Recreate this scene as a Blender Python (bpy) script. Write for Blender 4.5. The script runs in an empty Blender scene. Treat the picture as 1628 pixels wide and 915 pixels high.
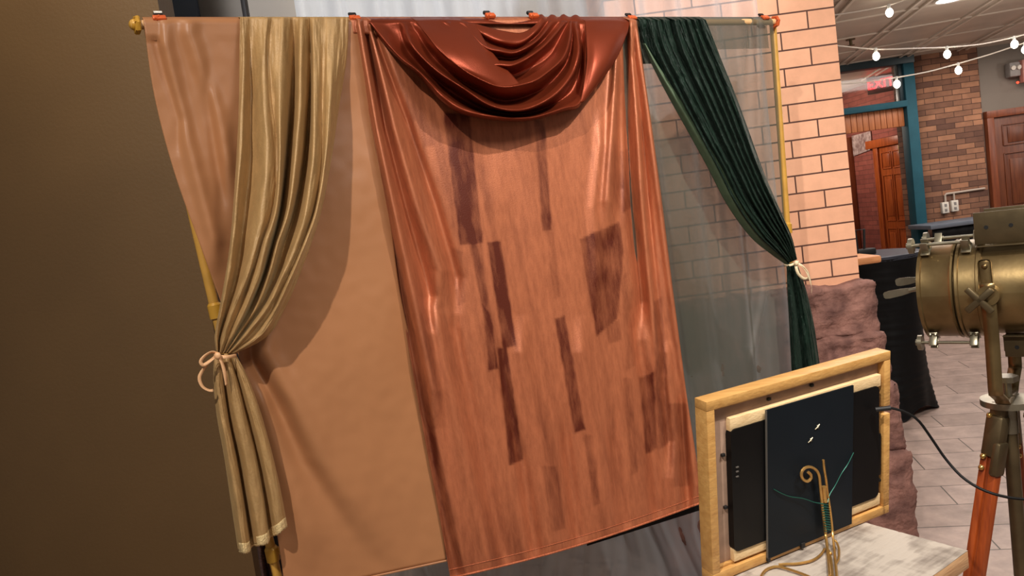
import bpy, bmesh, math, random
from mathutils import Vector, Matrix, noise
random.seed(7)
scene = bpy.context.scene
COL = scene.collection

# ------------------------------------------------------------------ camera
F, ROLL, PITCH, CAMH = 1200.0, math.atan(0.135), math.radians(5.0), 1.6
CR, SR = math.cos(ROLL), math.sin(ROLL)
CP, SP = math.cos(PITCH), math.sin(PITCH)
R0, D0, F0 = Vector((1, 0, 0)), Vector((0, -SP, -CP)), Vector((0, CP, -SP))
cd = bpy.data.cameras.new('camera')
cam = bpy.data.objects.new('camera', cd)
COL.objects.link(cam)
cd.sensor_width = 36.0
cd.lens = 36.0 * F / 1628.0
cd.clip_start = 0.05
ax, ay, az = CR * R0 + SR * D0, SR * R0 - CR * D0, -F0
cam.matrix_world = Matrix(((ax.x, ay.x, az.x, 0), (ax.y, ay.y, az.y, 0), (ax.z, ay.z, az.z, CAMH), (0, 0, 0, 1)))
scene.camera = cam

# ------------------------------------------------------------------ view, world, lights
scene.view_settings.view_transform = 'Standard'
scene.view_settings.look = 'None'
scene.view_settings.gamma = 1.0
scene.view_settings.use_curve_mapping = False
scene.view_settings.exposure = 0.35
world = bpy.data.worlds.new('world')
scene.world = world
world.use_nodes = True
world.node_tree.nodes['Background'].inputs[0].default_value = (1.0, 0.92, 0.84, 1)
world.node_tree.nodes['Background'].inputs[1].default_value = 0.14


def lamp(name, kind, loc, power, color, target=None, size=0.1, spot=60, blend=0.4, size_y=None):
    d = bpy.data.lights.new(name, kind)
    d.energy = power
    d.color = color
    if kind == 'AREA':
        d.size = size
        if size_y:
            d.shape = 'RECTANGLE'
            d.size_y = size_y
    else:
        d.shadow_soft_size = size
    if kind == 'SPOT':
        d.spot_size = math.radians(spot)
        d.spot_blend = blend
    o = bpy.data.objects.new(name, d)
    COL.objects.link(o)
    o.location = loc
    if target is not None:
        o.rotation_euler = (Vector(target) - Vector(loc)).to_track_quat('-Z', 'Y').to_euler()
    return o


WARM = (1.0, 0.93, 0.84)
lamp('left_track_spot', 'SPOT', (-0.85, -0.86, 3.86), 325, WARM, (0.25, 2.3, 0.7), 0.035, 66, 1.0)
lamp('right_track_spot', 'SPOT', (1.85, 0.22, 3.87), 350, WARM, (1.1, 2.8, 1.2), 0.035, 68, 0.9)
lamp('room_ceiling_lamps', 'AREA', (2.6, 4.6, 2.9), 38, (1.0, 0.93, 0.88), (2.6, 4.6, 0), 1.6, size_y=2.0)
lamp('far_ceiling_lamps', 'AREA', (5.6, 7.8, 2.85), 58, (1.0, 0.90, 0.82), (5.6, 7.8, 0), 2.5, size_y=1.4)
for wx in (-0.35, 0.75):
    lamp('curtain_wash', 'SPOT', (wx - 0.1, 1.3, 3.0), 200 if wx < 0 else 65, (0.92, 0.96, 1.0), (wx, 3.1, 2.88), 0.05, 42, 0.25)
lamp('wall_wash', 'SPOT', (-1.15, 1.6, 3.3), 48, (1.0, 0.84, 0.62), (-1.25, 2.5, 2.7), 0.15, 120, 1.0)
lamp('front_ceiling_lamps', 'AREA', (1.0, 0.5, 2.95), 22, (1.0, 0.93, 0.84), (1.0, 0.9, 0), 0.7)
lamp('far_fill_point', 'POINT', (4.3, 5.6, 2.35), 20, (1.0, 0.92, 0.84), None, 0.15)  # added fill without a fixture, lifts the far ceiling and brick
lamp('far_fill_point', 'POINT', (7.6, 7.4, 2.3), 26, (1.0, 0.92, 0.84), None, 0.15)  # second added fill, no pendant hangs here
lamp('vestibule_lamp', 'POINT', (4.5, 11.5, 2.4), 42, (1.0, 0.8, 0.66), None, 0.2)


# ------------------------------------------------------------------ picture measurements -> places
def ray(x, y):
    dx, dy = x - 814.0, y - 457.5
    u, v = CR * dx - SR * dy, SR * dx + CR * dy
    return u * R0 + v * D0 + F * F0


O = Vector((0, 0, CAMH))


def aty(x, y, Y):
    r = ray(x, y)
    return O + r * (Y / r.y)


def atz(x, y, Z):
    r = ray(x, y)
    return O + r * ((Z - CAMH) / r.z)


def onplane(x, y, P, n):
    r = ray(x, y)
    return O + r * ((P - O).dot(n) / r.dot(n))


# ------------------------------------------------------------------ materials
def lin(c):
    return tuple((v / 12.92 if v <= 0.04045 else ((v + 0.055) / 1.055) ** 2.4) for v in [q / 255.0 for q in c])


def new_mat(name):
    m = bpy.data.materials.new(name)
    m.use_nodes = True
    nt = m.node_tree
    return m, nt, nt.nodes, nt.links, nt.nodes['Principled BSDF']


def setp(b, **kw):
    for k, v in kw.items():
        b.inputs[k.replace('_', ' ')].default_value = v


def mat(name, rgb, rough=0.6, metal=0.0, var=0.12, scale=18.0, bump=0.0, bscale=60.0, stretch=(1, 1, 1), sheen=0.0, dark=None,
        spec=0.5, sheen_tint=None, aniso=0.0):
    m, nt, N, L, b = new_mat(name)
    c = lin(rgb)
    tc = N.new('ShaderNodeTexCoord')
    mp = N.new('ShaderNodeMapping')
    mp.inputs['Scale'].default_value = stretch
    L.new(tc.outputs['Object'], mp.inputs['Vector'])
    n = N.new('ShaderNodeTexNoise')
    n.inputs['Scale'].default_value = scale
    n.inputs['Detail'].default_value = 5
    L.new(mp.outputs['Vector'], n.inputs['Vector'])
    r = N.new('ShaderNodeValToRGB')
    lo = lin(dark) if dark else tuple(v * (1 - var) for v in c)
    hi = tuple(min(1, v * (1 + var)) for v in c) if not dark else c
    r.color_ramp.elements[0].position = 0.3
    r.color_ramp.elements[1].position = 0.7
    r.color_ramp.elements[0].color = (*lo, 1)
    r.color_ramp.elements[1].color = (*hi, 1)
    L.new(n.outputs['Fac'], r.inputs['Fac'])
    L.new(r.outputs['Color'], b.inputs['Base Color'])
    b.inputs['Roughness'].default_value = rough
    b.inputs['Metallic'].default_value = metal
    b.inputs['Specular IOR Level'].default_value = spec
    b.inputs['Anisotropic'].default_value = aniso
    if sheen:
        b.inputs['Sheen Weight'].default_value = sheen
        b.inputs['Sheen Roughness'].default_value = 0.35
        b.inputs['Sheen Tint'].default_value = (*(sheen_tint or tuple(min(1, v * 2.2) for v in c)), 1)
    if bump:
        n2 = N.new('ShaderNodeTexNoise')
        n2.inputs['Scale'].default_value = bscale
        n2.inputs['Detail'].default_value = 6
        L.new(mp.outputs['Vector'], n2.inputs['Vector'])
        bp = N.new('ShaderNodeBump')
        bp.inputs['Strength'].default_value = bump
        bp.inputs['Distance'].default_value = 0.01
        L.new(n2.outputs['Fac'], bp.inputs['Height'])
        L.new(bp.outputs['Normal'], b.inputs['Normal'])
    return m


def brick_mat(name, c1, c2, mortar, w, h, msize, rough=0.8, bump=0.6, var=0.25, nscale=9.0, bias=0.0, offset=0.5):
    m, nt, N, L, b = new_mat(name)
    uv = N.new('ShaderNodeTexCoord')
    br = N.new('ShaderNodeTexBrick')
    br.offset = offset
    br.inputs['Scale'].default_value = 1.0
    br.inputs['Brick Width'].default_value = w
    br.inputs['Row Height'].default_value = h
    br.inputs['Mortar Size'].default_value = msize
    br.inputs['Mortar Smooth'].default_value = 0.2
    br.inputs['Bias'].default_value = bias
    br.inputs['Color1'].default_value = (*lin(c1), 1)
    br.inputs['Color2'].default_value = (*lin(c2), 1)
    br.inputs['Mortar'].default_value = (*lin(mortar), 1)
    L.new(uv.outputs['UV'], br.inputs['Vector'])
    n = N.new('ShaderNodeTexNoise')
    n.inputs['Scale'].default_value = nscale
    n.inputs['Detail'].default_value = 8
    n.inputs['Roughness'].default_value = 0.65
    L.new(uv.outputs['UV'], n.inputs['Vector'])
    mr = N.new('ShaderNodeMapRange')
    mr.inputs['From Min'].default_value = 0.3
    mr.inputs['From Max'].default_value = 0.7
    mr.inputs['To Min'].default_value = 1 - var
    mr.inputs['To Max'].default_value = 1 + var
    L.new(n.outputs['Fac'], mr.inputs['Value'])
    mx = N.new('ShaderNodeVectorMath')
    mx.operation = 'SCALE'
    L.new(br.outputs['Color'], mx.inputs[0])
    L.new(mr.outputs['Result'], mx.inputs['Scale'])
    L.new(mx.outputs['Vector'], b.inputs['Base Color'])
    b.inputs['Roughness'].default_value = rough
    ad = N.new('ShaderNodeMath')
    ad.operation = 'MULTIPLY_ADD'
    ad.inputs[1].default_value = -1.0
    L.new(br.outputs['Fac'], ad.inputs[0])
    sc = N.new('ShaderNodeMath')
    sc.operation = 'MULTIPLY'
    sc.inputs[1].default_value = 0.35
    L.new(n.outputs['Fac'], sc.inputs[0])
    L.new(sc.outputs[0], ad.inputs[2])
    bp = N.new('ShaderNodeBump')
    bp.inputs['Strength'].default_value = bump
    bp.inputs['Distance'].default_value = 0.006
    L.new(ad.outputs[0], bp.inputs['Height'])
    L.new(bp.outputs['Normal'], b.inputs['Normal'])
    return m


def wood_mat(name, light, dark, stretch=(1, 14, 14), scale=3.0, rough=0.5, bump=0.15):
    m = mat(name, light, rough, 0, 0.1, scale, bump, scale * 2.5, stretch, dark=dark)
    return m


def sheer_mat(name, rgb, see, rough=0.7, trans=0.4, weave=0.0):
    m, nt, N, L, b = new_mat(name)
    out = N['Material Output']
    b.inputs['Base Color'].default_value = (*lin(rgb), 1)
    b.inputs['Roughness'].default_value = rough
    b.inputs['Sheen Weight'].default_value = 0.3
    tl = N.new('ShaderNodeBsdfTranslucent')
    tl.inputs['Color'].default_value = (*lin(rgb), 1)
    m1 = N.new('ShaderNodeMixShader')
    m1.inputs[0].default_value = trans
    L.new(b.outputs[0], m1.inputs[1])
    L.new(tl.outputs[0], m1.inputs[2])
    tr = N.new('ShaderNodeBsdfTransparent')
    lw = N.new('ShaderNodeLayerWeight')
    lw.inputs['Blend'].default_value = 0.35
    mr = N.new('ShaderNodeMapRange')
    mr.inputs['To Min'].default_value = see
    mr.inputs['To Max'].default_value = see * 0.25
    L.new(lw.outputs['Facing'], mr.inputs['Value'])
    m2 = N.new('ShaderNodeMixShader')
    L.new(mr.outputs['Result'], m2.inputs[0])
    L.new(m1.outputs[0], m2.inputs[1])
    L.new(tr.outputs[0], m2.inputs[2])
    L.new(m2.outputs[0], out.inputs['Surface'])
    return m


def velvet_nap_shade_mat(name, light, dark):
    """velvet whose brushed pile marks and painted fold shade come from the 'nap' attribute of the cloth"""
    m, nt, N, L, b = new_mat(name)
    at = N.new('ShaderNodeAttribute')
    at.attribute_name = 'nap_shade'
    tc = N.new('ShaderNodeTexCoord')
    mp = N.new('ShaderNodeMapping')
    mp.inputs['Scale'].default_value = (1, 1, 0.22)
    L.new(tc.outputs['Object'], mp.inputs['Vector'])
    n = N.new('ShaderNodeTexNoise')
    n.inputs['Scale'].default_value = 70
    n.inputs['Detail'].default_value = 7
    n.inputs['Roughness'].default_value = 0.7
    L.new(mp.outputs['Vector'], n.inputs['Vector'])
    ms = N.new('ShaderNodeMath')
    ms.operation = 'MULTIPLY_ADD'
    ms.inputs[1].default_value = 1.15
    L.new(n.outputs['Fac'], ms.inputs[0])
    sb = N.new('ShaderNodeMath')
    sb.operation = 'SUBTRACT'
    sb.inputs[1].default_value = 0.52
    L.new(at.outputs['Fac'], sb.inputs[0])
    L.new(sb.outputs[0], ms.inputs[2])
    cl = N.new('ShaderNodeClamp')
    L.new(ms.outputs[0], cl.inputs['Value'])
    r = N.new('ShaderNodeValToRGB')
    r.color_ramp.elements[0].color = (*lin(light), 1)
    r.color_ramp.elements[1].color = (*lin(dark), 1)
    L.new(cl.outputs['Result'], r.inputs['Fac'])
    L.new(r.outputs['Color'], b.inputs['Base Color'])
    b.inputs['Roughness'].default_value = 0.45
    b.inputs['Metallic'].default_value = 0.3
    b.inputs['Sheen Weight'].default_value = 0.2
    b.inputs['Sheen Roughness'].default_value = 0.3
    b.inputs['Sheen Tint'].default_value = (0.8, 0.34, 0.17, 1)
    n2 = N.new('ShaderNodeTexNoise')
    n2.inputs['Scale'].default_value = 300
    L.new(tc.outputs['Object'], n2.inputs['Vector'])
    bp = N.new('ShaderNodeBump')
    bp.inputs['Strength'].default_value = 0.25
    bp.inputs['Distance'].default_value = 0.002
    L.new(n2.outputs['Fac'], bp.inputs['Height'])
    L.new(bp.outputs['Normal'], b.inputs['Normal'])
    return m


def glow_mat(name, rgb, strength):
    m, nt, N, L, b = new_mat(name)
    b.inputs['Base Color'].default_value = (*lin(rgb), 1)
    b.inputs['Emission Color'].default_value = (*lin(rgb), 1)
    b.inputs['Emission Strength'].default_value = strength
    return m


def glass_mat(name, tint=(0.94, 0.96, 0.96), refl=0.03):
    m, nt, N, L, b = new_mat(name)
    out = N['Material Output']
    tr = N.new('ShaderNodeBsdfTransparent')
    tr.inputs[0].default_value = (*tint, 1)
    gl = N.new('ShaderNodeBsdfGlossy')
    gl.inputs['Roughness'].default_value = 0.05
    mx = N.new('ShaderNodeMixShader')
    mx.inputs[0].default_value = refl
    L.new(tr.outputs[0], mx.inputs[1])
    L.new(gl.outputs[0], mx.inputs[2])
    L.new(mx.outputs[0], out.inputs['Surface'])
    return m


M = {}
M['brown_wall'] = mat('brown_wall_paint', (104, 78, 46), 0.55, 0, 0.05, 4, 0.08, 90)
M['gray_wall'] = mat('gray_wall_paint', (150, 138, 126), 0.7, 0, 0.04, 5)
M['taupe'] = mat('taupe_paint', (118, 108, 98), 0.7, 0, 0.04, 5)
M['slate'] = mat('slate_panel', (66, 72, 82), 0.6, 0, 0.06, 5)
M['black_edge'] = mat('dark_edge', (34, 28, 26), 0.6, 0, 0.1, 9)
M['pier_brick'] = brick_mat('buff_brick', (236, 178, 144), (224, 164, 130), (84, 50, 40), 0.240, 0.0757, 0.0036, 0.75, 0.5, 0.07, 14)
M['stone'] = mat('red_sandstone', (154, 110, 98), 0.9, 0, 0.3, 14, 1.0, 45, dark=(94, 62, 56))
M['far_brick'] = brick_mat('mixed_brick', (158, 112, 84), (92, 62, 50), (70, 46, 36), 0.225, 0.0667, 0.004, 0.85, 0.6, 0.22, 6)
M['red_brick'] = brick_mat('red_brick', (158, 88, 76), (132, 70, 62), (110, 66, 58), 0.23, 0.072, 0.004, 0.85, 0.5, 0.2, 8)
M['floor'] = brick_mat('plank_tile', (172, 149, 138), (154, 132, 121), (76, 64, 56), 0.64, 0.236, 0.0036, 0.42, 0.25, 0.3, 7)
M['ceiling'] = mat('tin_ceiling', (192, 178, 164), 0.45, 0.1, 0.12, 2.5, 0.2, 6)
M['ceiling_rib'] = mat('tin_rib', (216, 204, 190), 0.45, 0.1, 0.08, 4)
M['teal'] = mat('teal_paint', (40, 84, 98), 0.6, 0, 0.1, 8, spec=0.15)
M['teal_dark'] = mat('dark_teal_paint', (22, 44, 52), 0.4, 0, 0.1, 8)
M['bead_wood'] = wood_mat('beadboard_wood', (196, 122, 74), (164, 96, 56), (40, 40, 2), 2.0)
M['door_wood'] = wood_mat('orange_door_wood', (186, 96, 44), (142, 66, 28), (14, 14, 1.2), 3.0, 0.35)
M['dark_door'] = wood_mat('dark_door_wood', (112, 60, 34), (82, 40, 22), (14, 14, 1.2), 3.0, 0.4)
M['trim_wood'] = wood_mat('door_trim_wood', (130, 68, 38), (100, 48, 26), (14, 14, 1.2), 3.0, 0.4)
M['gold_pole'] = mat('gold_paint_pole', (200, 150, 66), 0.4, 0.1, 0.12, 20)
M['gold_fit'] = mat('gold_fitting', (196, 146, 50), 0.4, 0.1, 0.1, 20)
M['crossbar'] = mat('cream_bar', (222, 176, 124), 0.45, 0, 0.06, 20)
M['peach'] = mat('peach_satin', (166, 114, 76), 0.42, 0, 0.05, 4, 0.05, 500, sheen=0.1, spec=0.35)
M['gold'] = mat('gold_velvet', (174, 138, 90), 0.5, 0.1, 0.10, 40, 0.15, 260, (1, 1, 0.6), sheen=0.2, sheen_tint=(0.95, 0.75, 0.4))
M['rust'] = velvet_nap_shade_mat('rust_velvet', (186, 110, 74), (92, 36, 20))
M['swag'] = mat('rust_satin', (124, 52, 30), 0.38, 0.5, 0.06, 10, 0.05, 300, spec=0.25)
M['green'] = mat('green_velvet', (17, 34, 26), 0.48, 0, 0.4, 40, 0.7, 110, (1, 1, 0.45), sheen=0.12, sheen_tint=(0.3, 0.42, 0.34), spec=0.2)
M['green_back'] = mat('green_velvet_reverse', (74, 92, 68), 0.6, 0, 0.12, 30, 0.1, 200)
M['organza'] = sheer_mat('dark_organza', (76, 80, 68), 0.46, 0.5, 0.12)
M['white_sheer'] = sheer_mat('white_chiffon', (236, 240, 246), 0.62, 0.8, 0.5)
M['ribbon_gold'] = mat('peach_ribbon', (226, 176, 130), 0.35, 0, 0.06, 30)
M['ribbon_cream'] = mat('cream_ribbon', (234, 214, 176), 0.35, 0, 0.06, 30)
M['hem'] = mat('frayed_hem', (224, 196, 142), 0.8, 0, 0.3, 220, 0.5, 300)
M['rust_hem'] = mat('rust_hem_stitch', (176, 96, 60), 0.7, 0, 0.3, 200, 0.4, 300)
M['brown_fur'] = mat('dark_brown_cloth', (70, 44, 36), 0.9, 0, 0.3, 60, 0.6, 120)
M['orange'] = mat('orange_plastic', (206, 92, 44), 0.4, 0, 0.06, 20)
M['black_tip'] = mat('black_rubber', (24, 22, 22), 0.55, 0, 0.1, 20)
M['white_tag'] = mat('white_sticker', (226, 222, 216), 0.6, 0, 0.2, 160)
M['frame_wood'] = wood_mat('golden_oak_frame', (208, 160, 94), (186, 136, 74), (3, 16, 16), 5, 0.4)
M['matboard'] = mat('mauve_matboard', (168, 138, 118), 0.85, 0, 0.12, 40)
M['strip'] = wood_mat('pale_pine_strip', (236, 206, 158), (222, 188, 138), (2, 16, 16), 6, 0.55)
M['screen'] = mat('black_plastic_panel', (7, 7, 8), 0.45, 0, 0.1, 40, spec=0.25)
M['board'] = mat('blue_black_board', (10, 19, 26), 0.55, 0, 0.12, 8, spec=0.25)
M['board_edge'] = mat('gray_cut_edge', (92, 86, 80), 0.7, 0, 0.1, 8)
M['brass_wire'] = mat('brass_wire', (196, 152, 88), 0.32, 0.75, 0.15, 60)
M['green_wire'] = mat('green_wire', (24, 92, 78), 0.35, 0.4, 0.1, 60)
M['cord'] = mat('black_cord', (9, 8, 8), 0.5, 0, 0.1, 40, spec=0.2)
M['slab_end'] = wood_mat('raw_end_grain', (212, 168, 124), (186, 138, 96), (3, 3, 30), 5, 0.7)
M['antique'] = mat('antique_brass', (150, 128, 88), 0.36, 0.85, 0.3, 9, 0.06, 30, dark=(104, 84, 54))
M['antique_dark'] = mat('aged_bronze', (104, 90, 66), 0.42, 0.8, 0.25, 14, 0.05, 40)
M['nickel'] = mat('aged_nickel', (150, 142, 122), 0.32, 0.85, 0.2, 20)
M['screw'] = mat('bright_brass_screw', (206, 166, 96), 0.25, 0.9, 0.15, 60)
M['leg_wood'] = wood_mat('red_brown_leg', (164, 76, 30), (116, 46, 18), (10, 10, 0.8), 5, 0.35)
M['black_hole'] = mat('vent_hole_black', (8, 8, 8), 0.9, 0, 0.1, 10)
M['spandex'] = mat('black_spandex', (7, 7, 8), 0.6, 0, 0.2, 20, spec=0.2)
M['dark_top'] = mat('dark_tabletop', (44, 46, 56), 0.45, 0, 0.2, 10)
M['bar_wood'] = wood_mat('light_bar_wood', (214, 150, 100), (190, 124, 78), (2, 14, 14), 4, 0.5)
M['gray_top'] = mat('blue_gray_top', (96, 104, 116), 0.5, 0, 0.1, 8)
M['outlet'] = mat('white_plate', (216, 208, 196), 0.5, 0, 0.04, 20)
M['conduit'] = mat('white_conduit', (176, 160, 146), 0.5, 0, 0.05, 20)
M['bulb'] = glow_mat('lit_bulb', (255, 244, 222), 14)
M['socket'] = mat('white_socket', (198, 196, 190), 0.5, 0, 0.05, 30)
M['string'] = mat('pale_cable', (206, 196, 184), 0.5, 0, 0.05, 30)
M['exit_red'] = glow_mat('exit_red_glow', (255, 12, 26), 3.0)
M['dot_red'] = glow_mat('red_led', (255, 50, 30), 4)
M['downlight'] = glow_mat('downlight_glow', (236, 236, 255), 9)
M['sign_box'] = mat('sign_housing', (120, 96, 88), 0.6, 0, 0.1, 20)
M['pale_pink'] = mat('pale_pink_plastic', (176, 120, 108), 0.5, 0, 0.1, 20)
M['gray_plastic'] = mat('gray_plastic', (134, 128, 124), 0.5, 0, 0.1, 20)
M['yellow'] = mat('yellow_notice', (206, 184, 96), 0.6, 0, 0.06, 40)
M['lace'] = mat('pale_lacy_poster', (196, 180, 176), 0.8, 0, 0.4, 16, dark=(112, 84, 82))
M['glass'] = glass_mat('clear_glass')


def slab_mat():
    m, nt, N, L, b = new_mat('weathered_plank')
    tc = N.new('ShaderNodeTexCoord')

    def nz(scale, st, det=6):
        mp = N.new('ShaderNodeMapping')
        mp.vector_type = 'POINT'
        mp.inputs['Scale'].default_value = st
        r0 = N.new('ShaderNodeMapping')
        r0.inputs['Rotation'].default_value = (0, 0, -0.583)
        L.new(tc.outputs['Object'], r0.inputs['Vector'])
        L.new(r0.outputs['Vector'], mp.inputs['Vector'])
        n = N.new('ShaderNodeTexNoise')
        n.inputs['Scale'].default_value = scale
        n.inputs['Detail'].default_value = det
        L.new(mp.outputs['Vector'], n.inputs['Vector'])
        return n
    a = nz(14, (1, 7, 1))
    c = nz(11, (1, 1.6, 1), 4)
    w = nz(9, (7, 0.8, 1), 5)
    s1 = N.new('ShaderNodeMath')
    s1.operation = 'MULTIPLY_ADD'
    s1.inputs[1].default_value = 0.5
    L.new(a.outputs['Fac'], s1.inputs[0])
    L.new(c.outputs['Fac'], s1.inputs[2])
    s2 = N.new('ShaderNodeMath')
    s2.operation = 'MULTIPLY_ADD'
    s2.inputs[1].default_value = 0.35
    L.new(w.outputs['Fac'], s2.inputs[0])
    L.new(s1.outputs[0], s2.inputs[2])
    r = N.new('ShaderNodeValToRGB')
    e = r.color_ramp.elements
    e[0].position = 0.66
    e[0].color = (*lin((114, 102, 93)), 1)
    e[1].position = 1.0
    e[1].color = (*lin((182, 170, 158)), 1)
    L.new(s2.outputs[0], r.inputs['Fac'])
    L.new(r.outputs['Color'], b.inputs['Base Color'])
    b.inputs['Roughness'].default_value = 0.7
    bp = N.new('ShaderNodeBump')
    bp.inputs['Strength'].default_value = 0.5
    bp.inputs['Distance'].default_value = 0.004
    L.new(s2.outputs[0], bp.inputs['Height'])
    L.new(bp.outputs['Normal'], b.inputs['Normal'])
    return m


M['slab'] = slab_mat()


# ------------------------------------------------------------------ mesh helpers
def link(name, me, m, parent=None):
    o = bpy.data.objects.new(name, me)
    COL.objects.link(o)
    if m:
        for q in (m if isinstance(m, (list, tuple)) else [m]):
            me.materials.append(q)
    if parent:
        o.parent = parent
        o.matrix_parent_inverse = parent.matrix_basis.inverted()
    return o


def tag(o, label=None, cat=None, group=None, kind=None):
    if label:
        o['label'] = label
    if cat:
        o['category'] = cat
    if group:
        o['group'] = group
    if kind:
        o['kind'] = kind
    return o


def thing(name, loc, label, cat, group=None):
    o = bpy.data.objects.new(name, None)
    o.empty_display_size = 0.05
    COL.objects.link(o)
    o.location = loc
    return tag(o, label, cat, group)


class MB:
    def __init__(s):
        s.b = bmesh.new()

    def box(s, c, d, rot=None, bev=0.0):
        """box centred on c with sizes d; rot = 3x3 whose columns are its axes"""
        t = bmesh.new()
        bmesh.ops.create_cube(t, size=1.0)
        bmesh.ops.scale(t, vec=d, verts=t.verts)
        if bev:
            bmesh.ops.bevel(t, geom=t.edges[:], offset=bev, segments=2, affect='EDGES', profile=0.5)
        mt = Matrix.Translation(c) @ (rot.to_4x4() if rot else Matrix())
        bmesh.ops.transform(t, matrix=mt, verts=t.verts)
        s.merge(t)
        return s

    def merge(s, t):
        me = bpy.data.meshes.new('tmp')
        t.to_mesh(me)
        t.free()
        s.b.from_mesh(me)
        bpy.data.meshes.remove(me)

    def cyl(s, p, q, r, r2=None, seg=20, caps=True):
        p, q = Vector(p), Vector(q)
        t = bmesh.new()
        bmesh.ops.create_cone(t, cap_ends=caps, segments=seg, radius1=r, radius2=r if r2 is None else r2, depth=(q - p).length)
        mt = Matrix.Translation((p + q) / 2) @ (q - p).to_track_quat('Z', 'Y').to_matrix().to_4x4()
        bmesh.ops.transform(t, matrix=mt, verts=t.verts)
        s.merge(t)
        return s

    def ball(s, c, r, sc=(1, 1, 1), seg=16):
        t = bmesh.new()
        bmesh.ops.create_uvsphere(t, u_segments=seg, v_segments=seg // 2 + 2, radius=r)
        bmesh.ops.scale(t, vec=sc, verts=t.verts)
        bmesh.ops.translate(t, vec=c, verts=t.verts)
        s.merge(t)
        return s

    def tube(s, pts, r, seg=8, closed=False, rad=None):
        pts = [Vector(p) for p in pts]
        n = len(pts)
        rings = []
        up = None
        for i, p in enumerate(pts):
            a = pts[(i - 1) % n] if (closed or i > 0) else pts[0]
            b = pts[(i + 1) % n] if (closed or i < n - 1) else pts[-1]
            d = (b - a).normalized()
            if up is None:
                up = d.orthogonal().normalized()
            up = (up - d * up.dot(d)).normalized()
            w = d.cross(up)
            rr = rad[i] if rad else r
            rings.append([s.b.verts.new(p + rr * (math.cos(2 * math.pi * k / seg) * up + math.sin(2 * math.pi * k / seg) * w)) for k in range(seg)])
        m = n if closed else n - 1
        for i in range(m):
            A, B = rings[i], rings[(i + 1) % n]
            for k in range(seg):
                s.b.faces.new((A[k], A[(k + 1) % seg], B[(k + 1) % seg], B[k]))
        if not closed:
            s.b.faces.new(rings[0][::-1])
            s.b.faces.new(rings[-1])
        return s

    def prism(s, poly, d):
        """polygon (3-D points) pushed along vector d"""
        d = Vector(d)
        A = [s.b.verts.new(Vector(p)) for p in poly]
        B = [s.b.verts.new(Vector(p) + d) for p in poly]
        s.b.faces.new(A)
        s.b.faces.new(B[::-1])
        n = len(A)
        for i in range(n):
            s.b.faces.new((A[i], B[i], B[(i + 1) % n], A[(i + 1) % n]))
        return s

    def strip(s, pts, w, t=0.0006):
        """flat ribbon: pts centre line, w width vector per point or one vector"""
        pts = [Vector(p) for p in pts]
        ws = w if isinstance(w, list) else [w] * len(pts)
        rows = []
        for i, p in enumerate(pts):
            rows.append([s.b.verts.new(p - Vector(ws[i]) / 2), s.b.verts.new(p + Vector(ws[i]) / 2)])
        for a, b in zip(rows, rows[1:]):
            s.b.faces.new((a[0], a[1], b[1], b[0]))
        return s

    def grid(s, rows):
        vs = [[s.b.verts.new(p) for p in r] for r in rows]
        for a, b in zip(vs, vs[1:]):
            for i in range(len(a) - 1):
                s.b.faces.new((a[i], a[i + 1], b[i + 1], b[i]))
        return s

    def build(s, name, m, parent=None, smooth=True, angle=35, solid=0.0, fix=True):
        if fix:
            bmesh.ops.recalc_face_normals(s.b, faces=s.b.faces)
        me = bpy.data.meshes.new(name)
        s.b.to_mesh(me)
        s.b.free()
        if smooth:
            me.polygons.foreach_set('use_smooth', [True] * len(me.polygons))
            if angle < 180:
                me.set_sharp_from_angle(angle=math.radians(angle))
        o = link(name, me, m, parent)
        if solid:
            md = o.modifiers.new('thickness', 'SOLIDIFY')
            md.thickness = solid
            md.offset = 0
        return o


def cr(p0, p1, p2, p3, t):
    return 0.5 * ((2 * p1) + (p2 - p0) * t + (2 * p0 - 5 * p1 + 4 * p2 - p3) * t * t + (3 * p1 - p0 - 3 * p2 + p3) * t ** 3)


def spline(pts, n):
    """Catmull-Rom through pts (Vectors), n samples by chord length"""
    pts = [Vector(p) for p in pts]
    L = [0]
    for a, b in zip(pts, pts[1:]):
        L.append(L[-1] + max(1e-9, (b - a).length))
    out = []
    for i in range(n):
        s = L[-1] * i / (n - 1)
        k = 0
        while k < len(pts) - 2 and s > L[k + 1]:
            k += 1
        t = (s - L[k]) / (L[k + 1] - L[k])
        p0 = pts[k - 1] if k > 0 else 2 * pts[0] - pts[1]
        p3 = pts[k + 2] if k + 2 < len(pts) else 2 * pts[-1] - pts[-2]
        out.append(cr(p0, pts[k], pts[k + 1], p3, t))
    return out


def uspline(pts, n):
    """same, evenly per segment"""
    pts = [Vector(p) for p in pts]
    out = []
    m = len(pts) - 1
    for i in range(n):
        s = m * i / (n - 1)
        k = min(int(s), m - 1)
        t = s - k
        p0 = pts[k - 1] if k > 0 else 2 * pts[0] - pts[1]
        p3 = pts[k + 2] if k + 2 < len(pts) else 2 * pts[-1] - pts[-2]
        out.append(cr(p0, pts[k], pts[k + 1], p3, t))
    return out


def lerp_list(xs, ys, x):
    if x <= xs[0]:
        return ys[0]
    for a, b, ya, yb in zip(xs, xs[1:], ys, ys[1:]):
        if x <= b:
            return ya + (yb - ya) * (x - a) / (b - a)
    return ys[-1]


# ------------------------------------------------------------------ the setting
def structure(o):
    o['kind'] = 'structure'
    return o


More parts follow.
